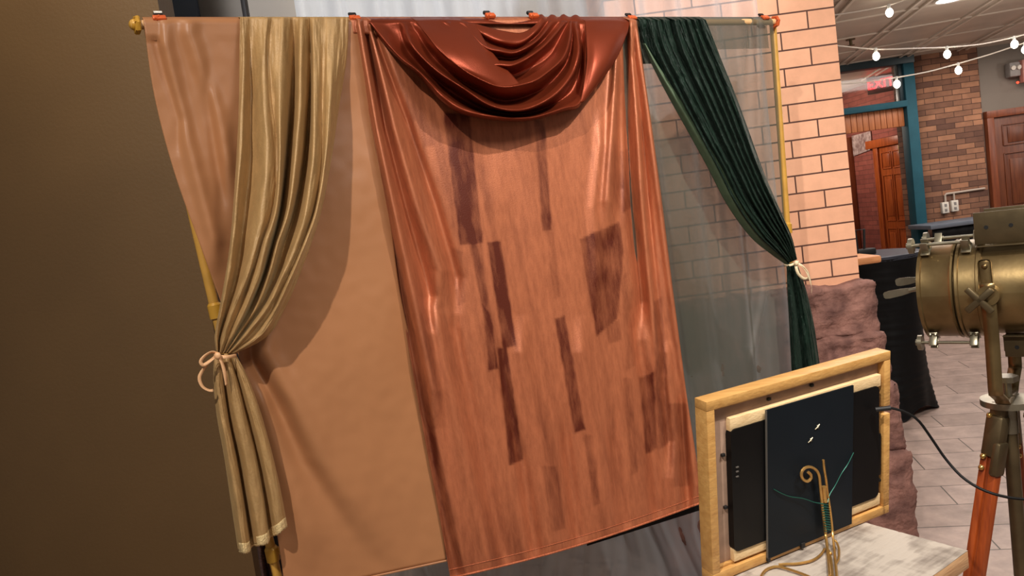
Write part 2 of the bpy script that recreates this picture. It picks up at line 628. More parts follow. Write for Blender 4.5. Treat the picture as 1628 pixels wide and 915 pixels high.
def quad_uv(name, pts, uvs, m, thick=None):
    """planar wall piece with uv in metres; thick = vector to the back"""
    b = bmesh.new()
    uvl = b.loops.layers.uv.new('UVMap')
    f = b.faces.new([b.verts.new(p) for p in pts])
    for l, u in zip(f.loops, uvs):
        l[uvl].uv = u
    if thick is not None:
        t = Vector(thick)
        bk = [b.verts.new(Vector(p) + t) for p in pts]
        fv = list(f.verts)
        n = len(pts)
        for i in range(n):
            g = b.faces.new((fv[i], bk[i], bk[(i + 1) % n], fv[(i + 1) % n]))
            for l in g.loops:
                if l.vert in fv:
                    l[uvl].uv = uvs[fv.index(l.vert)]
                else:
                    u = uvs[bk.index(l.vert)]
                    l[uvl].uv = (u[0] + t.length, u[1])
        b.faces.new(bk[::-1])
    bmesh.ops.recalc_face_normals(b, faces=b.faces)
    me = bpy.data.meshes.new(name)
    b.to_mesh(me)
    b.free()
    return link(name, me, m)


# floor of plank tiles, laid a little askew of the brick pier
TA = math.radians(12.5)


def fuv(x, y):
    return (x * math.cos(TA) - y * math.sin(TA) - 0.84 + 6.4, x * math.sin(TA) + y * math.cos(TA) - 3.78 + 0.236 * 40)


fp = [(-4, -2, 0), (9, -2, 0), (9, 14, 0), (-4, 14, 0)]
structure(quad_uv('floor', fp, [fuv(p[0], p[1]) for p in fp], M['floor'], (0, 0, -0.1)))

# ceiling of the far room with its pressed ribs
CZ = 2.93
mb = MB()
mb.box((5.5, 9.2, CZ + 0.05), (11, 9.6, 0.1))
ceil = mb.build('ceiling', M['ceiling'])
structure(ceil)
mb = MB()
ra = Matrix.Rotation(-TA, 3, 'Z')
for i in range(-4, 14):
    for dd in (-0.05, 0.05):
        c = ra @ Vector((0.72 * i + dd + 2.2, 8.6, 0))
        if 0.3 < c.x < 10.5:
            mb.box((c.x, c.y, CZ - 0.008), (0.025, 6.6, 0.016), ra)
for j in range(8):
    c = ra @ Vector((5.2, 5.4 + 0.9 * j, 0))
    mb.box((c.x, c.y, CZ - 0.005), (9, 0.03, 0.01), ra)
structure(mb.build('trim_1', M['ceiling_rib']))

# painted brown wall at the left, seen face on; it stops short of the back wall
WB = 2.5
we = aty(253, 15, WB).x
mb = MB()
mb.box(((we - 5.0) / 2, WB + 0.06, 1.7), (we + 5.0, 0.12, 3.4))
structure(mb.build('wall_left', M['brown_wall']))

# back wall behind the hung chiffon
YB = 3.75
mb = MB()
mb.box((-0.38, YB + 0.1, 1.7), (3.5, 0.2, 3.4))
structure(mb.build('wall_back', M['gray_wall']))


def vpanel(name, x0, x1, y, m, d, z0=0.0, z1=3.4):
    a, b_ = aty(x0, 15, y).x, aty(x1, 15, y).x
    mb = MB()
    mb.box(((a + b_) / 2, y - d / 2, (z0 + z1) / 2), (b_ - a, d, z1 - z0), bev=0.004)
    return structure(mb.build(name, m))


vpanel('trim_2', 246, 320, YB, M['slate'], 0.06)
vpanel('trim_3', 320, 389, YB, M['taupe'], 0.03)
vpanel('trim_4', 389, 396, YB, M['black_edge'], 0.05)

# brick pier
YP = 3.26
pr = aty(1345.5, 220, YP)
p2 = aty(1330, 40, YP)       # a bed joint
xj = aty(1241, 55, YP).x     # a head joint in the course below it
pl_ = aty(985, 220, YP).x
zc = aty(1360, 447, YP).z    # top of the stone base
u0, v0 = xj - 0.24 * 20 - 0.12, p2.z - 0.0757 * 60 + 0.0757
pts = [(pl_, YP, zc - 0.02), (pr.x, YP, zc - 0.02), (pr.x, YP, 3.4), (pl_, YP, 3.4)]
structure(quad_uv('wall_center', pts, [(p[0] - u0, p[2] - v0) for p in pts], M['pier_brick'], (0, 0.55, 0)))


def rough_block(c, d, seed, amp=0.03, div=26):
    t = bmesh.new()
    bmesh.ops.create_cube(t, size=1.0)
    bmesh.ops.subdivide_edges(t, edges=t.edges[:], cuts=div, use_grid_fill=True)
    for v in t.verts:
        co = v.co.copy()
        e = [max(0, abs(q) * 2 - 0.86) / 0.14 for q in co]
        edge = sorted(e)[1]
        p = Vector((co.x * d[0], co.y * d[1], co.z * d[2]))
        nrm = Vector([q * (abs(q) > 0.495) for q in co]).normalized()
        k = 0.45 * noise.fractal(p * 6 + Vector((seed, 0, 0)), 0.9, 2.0, 6) + 0.55 * noise.hetero_terrain(p * 14 + Vector((0, seed, 0)), 0.7, 2.1, 5, 0.3)
        v.co = p + nrm * amp * (k - 0.55 * edge ** 2 + 0.2)
    bmesh.ops.translate(t, vec=c, verts=t.verts)
    return t


zs = [zc, aty(1380, 522, YP).z, aty(1384, 600, YP).z, 0.42, 0.0]
for i in range(4):
    mb = MB()
    w = pr.x - pl_ + 0.05 + 0.014 * i
    mb.merge(rough_block(((pr.x + pl_) / 2 + 0.01 * i, YP + 0.24, (zs[i] + zs[i + 1]) / 2), (w, 0.66 + 0.05 * i, zs[i] - zs[i + 1] + 0.004), 3.1 * i, 0.024, 44))
    structure(mb.build('trim_%d' % (5 + i), M['stone'], angle=180))

# far end: curved brick corner, gray wall with a door, teal framed vestibule doorway
YF = 9.3
bx0, bx1 = aty(1447, 130, YF).x, aty(1559, 150, YF).x
prof = []
for k in range(9):
    a = math.pi / 2 * k / 8
    prof.append((bx0 + 0.26 - 0.26 * math.cos(a), YF + 0.26 - 0.26 * math.sin(a)))
prof = [(bx0, YF + 0.4)] + prof + [(bx1, YF)]
b = bmesh.new()
uvl = b.loops.layers.uv.new('UVMap')
s = 0
prev = None
for p, q in zip(prof, prof[1:]):
    d = math.hypot(q[0] - p[0], q[1] - p[1])
    f = b.faces.new([b.verts.new((p[0], p[1], 0)), b.verts.new((q[0], q[1], 0)), b.verts.new((q[0], q[1], 3.0)), b.verts.new((p[0], p[1], 3.0))])
    for l, u in zip(f.loops, [(s, 0), (s + d, 0), (s + d, 3), (s, 3)]):
        l[uvl].uv = u
    s += d
bmesh.ops.remove_doubles(b, verts=b.verts, dist=1e-4)
me = bpy.data.meshes.new('wall_far')
b.to_mesh(me)
b.free()
me.polygons.foreach_set('use_smooth', [True] * len(me.polygons))
structure(link('wall_far', me, M['far_brick']))
mb = MB()
mb.box(((bx1 + 10.5) / 2, YF + 0.2, 1.5), (10.5 - bx1, 0.3, 3.0))
structure(mb.build('wall_right', M['taupe']))


def panel_door(mb, o, ex, ez, en, w, h, panels):
    """slab with raised panels; o lower-left, ex/ez/en unit axes"""
    rot = Matrix((ex, en, ez)).transposed()
    mb.box(o + ex * w / 2 + ez * h / 2, (w, 0.04, h), rot, 0.003)
    for (x0, z0, x1, z1) in panels:
        c = o + ex * w * (x0 + x1) / 2 + ez * h * (z0 + z1) / 2 + en * 0.022
        for (cc, dd) in (((0, 0), (w * (x1 - x0) * 0.7, h * (z1 - z0) * 0.8)),):
            mb.box(c, (dd[0], 0.016, dd[1]), rot, 0.005)
        hw, hh = w * (x1 - x0) / 2, h * (z1 - z0) / 2
        for sx in (-1, 1):
            mb.box(c + ex * sx * hw, (0.014, 0.02, hh * 2), rot, 0.003)
            mb.box(c + ez * sx * hh, (hw * 2, 0.02, 0.014), rot, 0.003)


SIX = [(.1, .06, .46, .38), (.54, .06, .9, .38), (.1, .44, .46, .78), (.54, .44, .9, .78), (.1, .83, .46, .95), (.54, .83, .9, .95)]
EX, EZ, ENY = Vector((1, 0, 0)), Vector((0, 0, 1)), Vector((0, -1, 0))
dx0 = aty(1571, 240, YF).x
dz = aty(1578, 176, YF).z
door2 = bpy.data.objects.new('door_2', None)
COL.objects.link(door2)
door2.location = (dx0, YF, 0)
structure(door2)
tw = 0.085
mb = MB()
mb.box((dx0 + tw / 2, YF + 0.02, (dz - tw) / 2), (tw, 0.1, dz - tw), bev=0.004)
mb.box((dx0 + 0.55 + tw, YF + 0.02, dz - tw / 2), (1.1 + tw * 2, 0.1, tw), bev=0.004)
mb.box((dx0 + 1.1 + tw * 1.5, YF + 0.02, (dz - tw) / 2), (tw, 0.1, dz - tw), bev=0.004)
mb.build('door_casing', M['trim_wood'], door2)
mb = MB()
panel_door(mb, Vector((dx0 + tw, YF + 0.025, 0.01)), EX, EZ, ENY, 1.1, dz - tw - 0.01, SIX)
mb.build('door_leaf', M['dark_door'], door2)
mb = MB()
mb.ball((dx0 + tw + 1.02, YF - 0.05, 1.0), 0.03)
mb.cyl((dx0 + tw + 1.02, YF, 1.0), (dx0 + tw + 1.02, YF - 0.04, 1.0), 0.012)
mb.build('door_knob', M['screw'], door2)

# teal frame with transom light
door1 = bpy.data.objects.new('door_1', None)
COL.objects.link(door1)
jx1, jx0 = bx0 + 0.02, bx0 - 0.11
lx = aty(1290, 240, YF).x
door1.location = ((lx + jx1) / 2, YF, 0)
structure(door1)
zt0, zt1 = aty(1390, 109, YF).z, aty(1390, 97, YF).z
zr0, zr1 = aty(1390, 177, YF).z, aty(1390, 167, YF).z
zh0 = aty(1395, 206, YF).z
mb = MB()
mb.box(((jx0 + jx1) / 2, YF, zt1 / 2), (jx1 - jx0, 0.16, zt1), bev=0.006)
mb.box((lx, YF, zt1 / 2), (0.12, 0.16, zt1), bev=0.006)
mb.build('frame_jamb', M['teal'], door1)
mb = MB()
mb.box(((lx + jx1) / 2, YF - 0.01, (zt0 + zt1) / 2 + 0.05), (jx1 - lx, 0.18, zt1 - zt0 + 0.1), bev=0.006)
mb.box((jx0 - 0.025, YF, (zt0 + zr1) / 2), (0.05, 0.1, zt0 - zr1), bev=0.004)
mb.build('head_beam', M['teal_dark'], door1)
mb = MB()
mb.box(((lx + jx0) / 2, YF - 0.02, (zr0 + zr1) / 2), (jx0 - lx, 0.18, zr1 - zr0), bev=0.006)
mb.build('transom_rail', M['teal'], door1)
mb = MB()
mb.box(((lx + jx0) / 2, YF + 0.02, (zt0 + zr1) / 2), (jx0 - lx, 0.006, zt0 - zr1))
mb.build('transom_glass', M['glass'], door1)
mb = MB()
nb = 16
for i in range(nb):
    w = (jx0 - lx) / nb
    mb.box((lx + w * (i + .5), YF + 0.01, (zh0 + zr0) / 2), (w - 0.004, 0.03, zr0 - zh0), bev=0.006)
mb.box(((lx + jx0) / 2, YF + 0.03, (zh0 + zr0) / 2), (jx0 - lx, 0.02, zr0 - zh0))
mb.build('beadboard_header', M['bead_wood'], door1)

# vestibule wall beyond the doorway (runs from far left to near right)
VA, VB = aty(1335, 300, 12.6), aty(1475, 300, 10.3)
VA.z = VB.z = 0
vx = (VB - VA).normalized()
vn = Vector((vx.y, -vx.x, 0))
if vn.y > 0:
    vn = -vn


def VP(x, y, off=0.0):
    return onplane(x, y, VA + vn * off, vn)


vl = (VB - VA).length
pts = [VA - vx * 1.5, VB + vx * 0.9, VB + vx * 0.9 + EZ * 3.0, VA - vx * 1.5 + EZ * 3.0]
structure(quad_uv('wall_vestibule', pts, [(0, 0), (vl + 2, 0), (vl + 2, 3), (0, 3)], M['red_brick'], -vn * 0.1))
mb = MB()
mb.box((5.0, 13.6, 1.5), (7.0, 0.1, 3.0))
structure(mb.build('wall_end', M['trim_wood']))
door3 = bpy.data.objects.new('door_3', None)
COL.objects.link(door3)
vd0, vd1 = VP(1396, 260), VP(1447, 260)
d0 = VA + vx * (vd0 - VA).dot(vx)
d1 = VA + vx * (vd1 - VA).dot(vx)
door3.location = d0
structure(door3)
dh = VP(1404, 232).z
mb = MB()
rotv = Matrix((vx, -vn, EZ)).transposed()
wv = (d1 - d0).length
mb.box(d0 + vx * 0.06 + EZ * dh / 2 + vn * 0.03, (0.12, 0.08, dh), rotv, 0.005)
mb.box(d0 + vx * (wv / 2) + EZ * (dh + 0.05) + vn * 0.04, (wv + 0.3, 0.1, 0.12), rotv, 0.005)
mb.box(d1 + vx * 0.02 + EZ * dh / 2 + vn * 0.03, (0.12, 0.08, dh), rotv, 0.005)
mb.build('door_casing', M['door_wood'], door3)
mb = MB()
panel_door(mb, d0 + vx * 0.12 + vn * 0.02, vx, EZ, vn, wv - 0.16, dh, SIX)
mb.build('door_leaf', M['door_wood'], door3)
mb = MB()
q0, q1 = VP(1348, 222, 0.05), VP(1352, 222, 0.05)
mb.box(Vector((q0.x, q0.y, 1.1)), (0.09, 0.09, 2.2), rotv, 0.004)
structure(mb.build('trim_10', M['trim_wood']))
# things in the vestibule
mb = MB()
a_, b_, c_, d_ = VP(1355, 216, 0.01), VP(1385, 208, 0.01), VP(1387, 237, 0.01), VP(1358, 248, 0.01)
mb.prism([a_, b_, c_, d_], vn * 0.012)
po = mb.build('wall_poster', M['lace'])
tag(po, 'pale lacy patterned panel hung high on the red vestibule brick', 'poster')
mb = MB()
q = VP(1434, 240, 0.04)
mb.box(q, (0.14, 0.02, 0.2), rotv, 0.004)
for k in (-1, 1):
    mb.box(q + vn * 0.012 + EZ * 0.05 * k, (0.09, 0.004, 0.02), rotv)
tag(mb.build('wall_notice', M['yellow']), 'small yellow notice beside the orange vestibule door', 'notice')


def text_mesh(txt, size, ext):
    cu = bpy.data.curves.new('txt', 'FONT')
    cu.body = txt
    cu.size = size
    cu.extrude = ext
    cu.align_x = 'CENTER'
    cu.align_y = 'CENTER'
    to = bpy.data.objects.new('txt', cu)
    COL.objects.link(to)
    dg = bpy.context.evaluated_depsgraph_get()
    me = bpy.data.meshes.new_from_object(to.evaluated_get(dg))
    bpy.data.objects.remove(to)
    bpy.data.curves.remove(cu)
    return me


q = aty(1400, 133, 10.6)
ex_ = thing('exit_sign', q, 'glowing red exit sign seen through the teal transom glass', 'exit sign')
rz = math.radians(-38)
rx = Matrix.Rotation(rz, 3, 'Z')
mb = MB()
mb.box(q + rx @ Vector((0, 0.03, 0)), (0.36, 0.04, 0.24), rx, 0.008)
mb.build('sign_housing', M['sign_box'], ex_)
me = text_mesh('EXIT', 0.17, 0.006)
me.transform(Matrix.Translation(q + rx @ Vector((0, -0.002, 0))) @ Matrix.Rotation(rz, 4, 'Z') @ Matrix.Rotation(math.pi / 2, 4, 'X'))
tag(link('sign_letters', me, M['exit_red'], ex_), 'glowing red letters')
mb = MB()
mb.cyl(q + Vector((0, 0.03, 0.11)), Vector((q.x, q.y + 0.03, CZ)), 0.012)
mb.build('hanging_rod', M['gray_plastic'], ex_)

# wall fittings at the far right
q = aty(1610, 111, YF - 0.02)
t = thing('emergency_light', q, 'small gray emergency light box high on the taupe wall', 'light')
mb = MB()
mb.box(q, (0.13, 0.1, 0.17), None, 0.012)
mb.build('housing', M['gray_plastic'], t)
for k in (-1, 1):
    mb = MB()
    mb.cyl(q + Vector((0.032 * k, -0.05, 0.02)), q + Vector((0.036 * k, -0.075, 0.015)), 0.022, 0.026)
    mb.build('lamp_head', M['outlet'], t)
q = aty(1636, 112, YF - 0.06)
t = thing('exit_sign', q, 'pinkish exit sign with a red light above the dark door', 'exit sign')
mb = MB()
mb.box(q, (0.2, 0.08, 0.27), None, 0.01)
mb.build('sign_housing', M['pale_pink'], t)
mb = MB()
qq = aty(1618, 131, YF - 0.1)
mb.ball(qq, 0.014)
tag(mb.build('indicator_lamp', M['dot_red'], t), 'small red indicator lamp')

# outlets with surface conduit
rects = [(1502, 330), (1517, 327)]
for i, (x, y) in enumerate(rects):
    q = aty(x, y, YF - 0.02)
    t = thing('wall_outlet', q, ['left of the two white outlets on the far brick wall', 'right of the two white outlets on the far brick wall'][i], 'outlet', 'white outlets on the brick wall')
    mb = MB()
    mb.box(q, (0.085, 0.05, 0.135), None, 0.006)
    mb.build('cover_plate', M['outlet'], t)
    for k in (-1, 1):
        mb = MB()
        mb.box(q + Vector((0, -0.026, 0.03 * k)), (0.03, 0.006, 0.034), None, 0.002)
        mb.build('socket', M['gray_plastic'], t)
mb = MB()
zz = aty(1525, 311, YF).z
a1, a2, a3 = aty(1503, 318, YF - 0.015), aty(1517, 316, YF - 0.015), aty(1566, 303, YF - 0.015)
mb.tube([(a1.x, a1.y, a1.z - 0.03), (a1.x, a1.y, zz + 0.03), (a1.x + 0.02, a1.y, zz + 0.045), (a3.x, a3.y, zz + 0.05)], 0.013)
mb.tube([(a2.x, a2.y, a2.z - 0.03), (a2.x, a2.y, zz + 0.01), (a2.x, a2.y, zz + 0.045)], 0.011)
tag(mb.build('conduit', M['conduit']), 'white surface conduit running right from the two outlets', 'conduit')

# counter below the outlets
q0, q1 = aty(1478, 359, 8.75), aty(1560, 344, 8.75)
t = thing('counter_table', ((q0.x + q1.x) / 2 + 0.3, 8.95, 0), 'blue-gray topped counter with black skirt below the wall outlets', 'table')
mb = MB()
mb.box(((q0.x + q1.x) / 2 + 0.3, 8.98, q0.z - 0.02), (q1.x - q0.x + 0.6, 0.5, 0.05), None, 0.008)
mb.build('tabletop', M['gray_top'], t)
rows = []
mb = MB()
xs0, xs1 = q0.x + 0.03, q1.x + 0.57
for zi in range(12):
    z = (q0.z - 0.045) * (1 - zi / 11)
    rows.append([Vector((xs0 + (xs1 - xs0) * k / 60, 8.76 + 0.012 * math.sin(k * 0.9) * (0.3 + zi / 11), z)) for k in range(61)])
mb.grid(rows)
mb.build('skirt', M['spandex'], t, solid=0.004)

# sprinkler and downlight on the far ceiling
q = atz(1352, 62, CZ)
mb = MB()
mb.cyl((q.x, q.y, CZ), (q.x, q.y, CZ - 0.012), 0.045)
mb.cyl((q.x, q.y, CZ - 0.01), (q.x, q.y, CZ - 0.06), 0.014)
mb.cyl((q.x, q.y, CZ - 0.06), (q.x, q.y, CZ - 0.066), 0.035)
tag(mb.build('sprinkler_head', M['antique_dark']), 'small dark sprinkler head on the pressed ceiling', 'sprinkler')
q = atz(1512, -4, CZ)
t = thing('ceiling_downlight', (q.x, q.y, CZ), 'bright round downlight on the far ceiling at the top edge', 'ceiling light')
mb = MB()
mb.tube([(q.x + 0.12 * math.cos(a), q.y + 0.12 * math.sin(a), CZ - 0.008) for a in [k * math.pi / 16 for k in range(32)]], 0.012, closed=True)
mb.build('trim_ring', M['outlet'], t)
mb = MB()
mb.cyl((q.x, q.y, CZ - 0.002), (q.x, q.y, CZ - 0.008), 0.11)
mb.build('lens', M['downlight'], t)

# string lights
STR = [
    ('short string of lights at the top beside the brick pier', [(1325, 24), (1370, 17), (1413, 8), (1440, -1)], [(1413, 8)], 6.0),
    ('upper long string of lights under the far ceiling', [(1325, 72), (1392, 78), (1450, 77), (1505, 75), (1560, 70), (1612, 59), (1640, 52)], [(1392, 78), (1505, 75), (1612, 59)], 6.3),
    ('lower string of lights crossing the teal transom', [(1325, 134), (1370, 131), (1425, 123), (1475, 114), (1523, 101), (1575, 86), (1628, 68), (1645, 62)], [(1425, 123), (1523, 101), (1629, 68)], 6.6),
]
for lab, pts, bulbs, Y in STR:
    P = [aty(x, y, Y) for x, y in pts]
    t = thing('string_light', P[0], lab, 'string lights', 'string lights in the far room')
    mb = MB()
    mb.tube(spline(P, 50), 0.0055, 6)
    mb.build('wire', M['string'], t)
    for (x, y) in bulbs:
        c = aty(x, y, Y)
        mb = MB()
        mb.cyl(c + Vector((0, 0, 0.008)), c - Vector((0, 0, 0.028)), 0.012)
        so = mb.build('socket', M['socket'], t)
        mb = MB()
        mb.ball(c - Vector((0, 0, 0.058)), 0.027, (1, 1, 1.25))
        mb.build('bulb', M['bulb'], so)

# ------------------------------------------------------------------ backdrop stand
ZT = 2.2
PL, PR = atz(225, 32, ZT), atz(1227, 30, ZT)
BA = (PR - PL)
BW = BA.length
BA.normalize()
BN = Vector((BA.y, -BA.x, 0))
if BN.y > 0:
    BN = -BN


def BP(x, y, off=0.0):
    return onplane(x, y, PL + BN * off, BN)


def loc3(a, n, z):
    p = PL + BA * a + BN * n
    return Vector((p.x, p.y, z))


def locof(p):
    d = p - PL
    return d.dot(BA), d.dot(BN), p.z


stand = thing('backdrop_stand', loc3(BW / 2, 0, 0), 'gold backdrop stand with a crossbar on two uprights carrying all the drapes', 'backdrop stand')
ZB = ZT - 0.011
mb = MB()
mb.cyl(loc3(-0.025, 0, ZB), loc3(BW + 0.02, 0, ZB), 0.011, seg=24)
mb.build('crossbar', M['crossbar'], stand)


def upright(p_top, p_mid, m):
    a0, _, z0 = locof(p_top)
    a1, _, z1 = locof(p_mid)
    k = (a1 - a0) / (z1 - z0)
    base = loc3(a0 - k * z0, -0.03, 0.02)
    top = loc3(a0 + k * (ZB - z0), -0.026, ZB + 0.02)
    mb = MB()
    mb.cyl(base, top, 0.0125, seg=20)
    mb.build('upright', m, stand)
    return base, top, k


lb, lt, lk = upright(BP(236, 40, -0.026), BP(347, 515, -0.026), M['gold_pole'])
rb, rt, rk = upright(BP(1229, 40, -0.026), BP(1252, 360, -0.026), M['gold_pole'])


def on_up(base, top, z):
    return base + (top - base) * ((z - base.z) / (top.z - base.z))


for (bs, tp, zz) in ((lb, lt, BP(341, 493).z), (rb, rt, BP(1252, 362).z), (lb, lt, BP(434, 884).z)):
    mb = MB()
    c = on_up(bs, tp, zz)
    ax_ = (tp - bs).normalized()
    mb.cyl(c - ax_ * 0.022, c + ax_ * 0.012, 0.0175, seg=20)
    mb.cyl(c + ax_ * 0.012, c + ax_ * 0.018, 0.0175, 0.0135, seg=20)
    if bs is lb and zz < 1.2:
        mb.cyl(c, c + BA * 0.05, 0.011, seg=14)
        mb.box(c + BA * 0.055, (0.012, 0.02, 0.045), None, 0.003)
    mb.build('collar', M['gold_fit'], stand)
for bs in (lb, rb):
    mb = MB()
    mb.tube([bs + BN * 0.35 + Vector((0, 0, -0.005)), bs + Vector((0, 0, -0.005)), bs - BN * 0.2 + Vector((0, 0, -0.005))], 0.0125)
    mb.ball(bs, 0.02)
    mb.build('foot', M['gold_pole'], stand)
# rough twine/knuckle at the two bar ends
for (aa, s_) in ((-0.012, 1), (BW + 0.012, -1)):
    mb = MB()
    mb.tube([loc3(aa + 0.004 * math.sin(k), 0.018 * math.cos(k * 0.9), ZB + 0.018 * math.sin(k * 0.9)) for k in range(22)], 0.005)
    mb.ball(loc3(aa - 0.004 * s_, 0, ZB), 0.014)
    mb.build('end_fitting', M['gold_fit'] if s_ > 0 else M['orange'], stand)


def add_wrap(rows, back=0.14):
    """carry the cloth from its front row over the bar and down behind it"""
    first = rows[0]
    extra = []
    for n_, dz_ in ((-0.018, -back), (-0.018, -0.03), (-0.014, 0.0), (0.0, 0.007)):
        r = []
        for p in first:
            a, n, z = locof(p)
            r.append(loc3(a, n_ * (1 + max(0, n - 0.014) * 12), max(ZT, z) + dz_ if dz_ > -0.02 else ZT + dz_))
        extra.append(r)
    return extra + rows


def rail_cloth(rails, ncol, nrow, wrap=True, wrinkle=0.0, seed=0.0, by='rows'):
    """rails: each a list of (x, y, off) running down the cloth; columns interpolate across rails"""
    R = [uspline(r, nrow) for r in rails]
    rows = []
    for i in range(nrow):
        line = uspline([r[i] for r in R], ncol)
        row = []
        for j, v in enumerate(line):
            w = wrinkle * noise.fractal(Vector((j * 0.13 + seed, i * 0.05, seed)), 1, 2, 4) if wrinkle else 0
            row.append(BP(v.x, v.y, v.z + w))
        rows.append(row)
    return add_wrap(rows) if wrap else rows


# ---- peach panel at the left
def edge_pt(pts, y):
    return lerp_list([p[1] for p in pts], [p[0] for p in pts], y)


def panel_rows(left, right, nrow, ncol, disp, tl=None):
    """left/right: lists of (x, y) down each edge with equal count"""
    Ls = uspline([(p[0], p[1], 0) for p in left], nrow)
    Rs = uspline([(p[0], p[1], 0) for p in right], nrow)
    rows = []
    for i in range(nrow):
        t_ = i / (nrow - 1)
        a, b_ = Ls[i], Rs[i]
        row = []
        for j in range(ncol):
            s_ = j / (ncol - 1)
            x, y = a.x + (b_.x - a.x) * s_, a.y + (b_.y - a.y) * s_
            row.append(BP(x, y, disp(s_, t_, x, y)))
        rows.append(row)
    return rows


def gauss(d, w):
    return math.exp(-(d / w) ** 2)


def fold(x, y, pts, w, amp, taper=False):
    """ridge along polyline pts [(x,y)..] (by y), amp signed"""
    y0, y1 = pts[0][1], pts[-1][1]
    if y < y0 - 60 or y > y1 + 60:
        return 0
    k = 1.0
    if y < y0:
        k = 1 - (y0 - y) / 60
    if y > y1:
        k = 1 - (y - y1) / 60
    d = x - edge_pt(pts, y)
    ww = w if not isinstance(w, tuple) else w[0] + (w[1] - w[0]) * min(1, max(0, (y - y0) / (y1 - y0)))
    if taper:
        k *= max(0, 1 - max(0, (y - y0) / (y1 - y0)) ** 2)
    return amp * k * gauss(d, ww)


def peach_disp(s_, t_, x, y):
    o = 0.0145 - 0.010 * min(1, t_ * 6)
    o += fold(x, y, [(243, 40), (262, 115), (285, 190)], 8, -0.012)
    o += fold(x, y, [(300, 50), (345, 180), (362, 260)], 14, 0.016)
    o += fold(x, y, [(262, 70), (300, 230), (340, 380)], 13, 0.018)
    o += fold(x, y, [(330, 150), (352, 300)], 9, -0.012)
    o += fold(x, y, [(400, 570), (440, 640), (480, 730), (530, 810), (580, 880), (610, 930)], (10, 30), -0.024, True)
    o += fold(x, y, [(425, 560), (470, 640), (515, 730), (570, 810), (625, 890), (650, 930)], (16, 40), 0.018, True)
    o += fold(x, y, [(420, 640), (450, 740), (490, 850)], (14, 24), 0.014)
    o += 0.010 * math.sin(x * 0.021 + y * 0.004) * min(1, t_ * 2)
    o += 0.006 * noise.noise(Vector((x * 0.012, y * 0.006, 3.3))) + 0.0012 * noise.noise(Vector((x * 0.05, y * 0.05, 1)))
    return max(o, 0.0145) if t_ < 0.03 else o


L_ = [(228, 33), (245, 150), (276, 270), (322, 400), (358, 500), (392, 610), (415, 720), (437, 830), (455, 945)]
R_ = [(575, 33), (590, 140), (606, 250), (622, 360), (637, 470), (662, 580), (679, 680), (698, 790), (710, 890)]
rows = panel_rows(L_, R_, 150, 130, peach_disp)
mb = MB()
mb.grid(add_wrap(rows, 0.2))
pch = mb.build('satin_backdrop', M['peach'], angle=180, solid=0.0012)
tag(pch, 'wide peach satin panel hung behind the gold curtain at left', 'backdrop cloth')
mb = MB()
mb.tube([p + BN * 0.002 for p in rows[-1]], 0.003, 6)
mb.build('hem', M['peach'], pch)

# ---- dark organza sheer at the right
def org_disp(s_, t_, x, y):
    o = 0.0135 - 0.018 * min(1, t_ * 5)
    o += 0.010 * math.sin(x * 0.045 + 0.8) * min(1, t_ * 3)
    o += fold(x, y, [(1205, 40), (1208, 110), (1212, 240)], (5, 12), 0.02)
    o += fold(x, y, [(1190, 60), (1186, 140), (1184, 260)], (6, 14), -0.012)
    o += 0.007 * noise.noise(Vector((x * 0.03, y * 0.012, 8.3))) * min(1, t_ * 3)
    o += fold(x, y, [(1215, 470), (1204, 530), (1196, 570)], 5, 0.012)
    return o


L_ = [(985, 32), (975, 180), (965, 350), (955, 520), (943, 700), (932, 858)]
R_ = [(1229, 33), (1238, 180), (1246, 330), (1254, 480), (1262, 620), (1272, 752)]
rows = panel_rows(L_, R_, 120, 110, org_disp)
mb = MB()
mb.grid(add_wrap(rows, 0.10))
og = mb.build('organza_backdrop', M['organza'], angle=180)
tag(og, 'dark gray-green sheer organza panel at right, bricks showing through', 'backdrop cloth')
mb = MB()
mb.tube([p for p in rows[-1]], 0.004, 6)
hm = [rows[-1], [p - Vector((0, 0, 0.02)) for p in rows[-1]]]
mb.grid(hm)
mb.build('hem', M['spandex'], og)

# ---- rust velvet panel in the middle
NAP_SHADE = [
    ([(704, 178), (746, 180), (768, 386), (731, 390)], 1.0), ([(849, 190), (866, 190), (877, 366), (862, 368)], 0.75),
    ([(774, 385), (796, 382), (821, 549), (799, 556)], 1.0), ([(766, 480), (780, 500), (792, 585), (776, 590)], 0.8),
    ([(921, 380), (984, 352), (992, 400), (982, 507), (948, 535)], 0.85), ([(881, 506), (898, 500), (931, 682), (913, 688)], 0.95),
    ([(790, 552), (806, 552), (833, 730), (809, 740)], 1.0), ([(1016, 600), (1040, 590), (1046, 712), (1026, 722)], 0.8),
    ([(960, 520), (985, 505), (988, 540), (968, 548)], 0.5), ([(742, 380), (765, 380), (778, 480), (768, 500)], 0.45),
    ([(868, 366), (880, 366), (892, 470), (880, 480)], 0.35), ([(640, 110), (668, 130), (690, 230), (672, 236)], 0.45),
    ([(715, 390), (735, 400), (742, 480), (728, 486)], 0.4), ([(985, 440), (1000, 430), (1010, 580), (995, 590)], 0.35),
    ([(1060, 640), (1085, 640), (1092, 770), (1070, 775)], 0.5), ([(860, 740), (885, 740), (900, 840), (878, 845)], 0.5),
    ([(604, 340), (616, 340), (668, 560), (704, 740), (742, 915), (714, 915), (676, 720), (640, 520)], 0.6),  # left-edge band: fold shade painted into the cloth colour
    ([(1038, 480), (1052, 470), (1068, 700), (1046, 716)], 0.6), ([(1080, 640), (1092, 640), (1097, 772), (1080, 774)], 0.5), ([(985, 240), (1001, 236), (1005, 330), (989, 340)], 0.5),  # bands at the right-hand folds, their shade painted in as well
    ([(990, 600), (1005, 600), (1015, 750), (1002, 756)], 0.4), ([(928, 690), (942, 690), (955, 800), (942, 806)], 0.4),
]


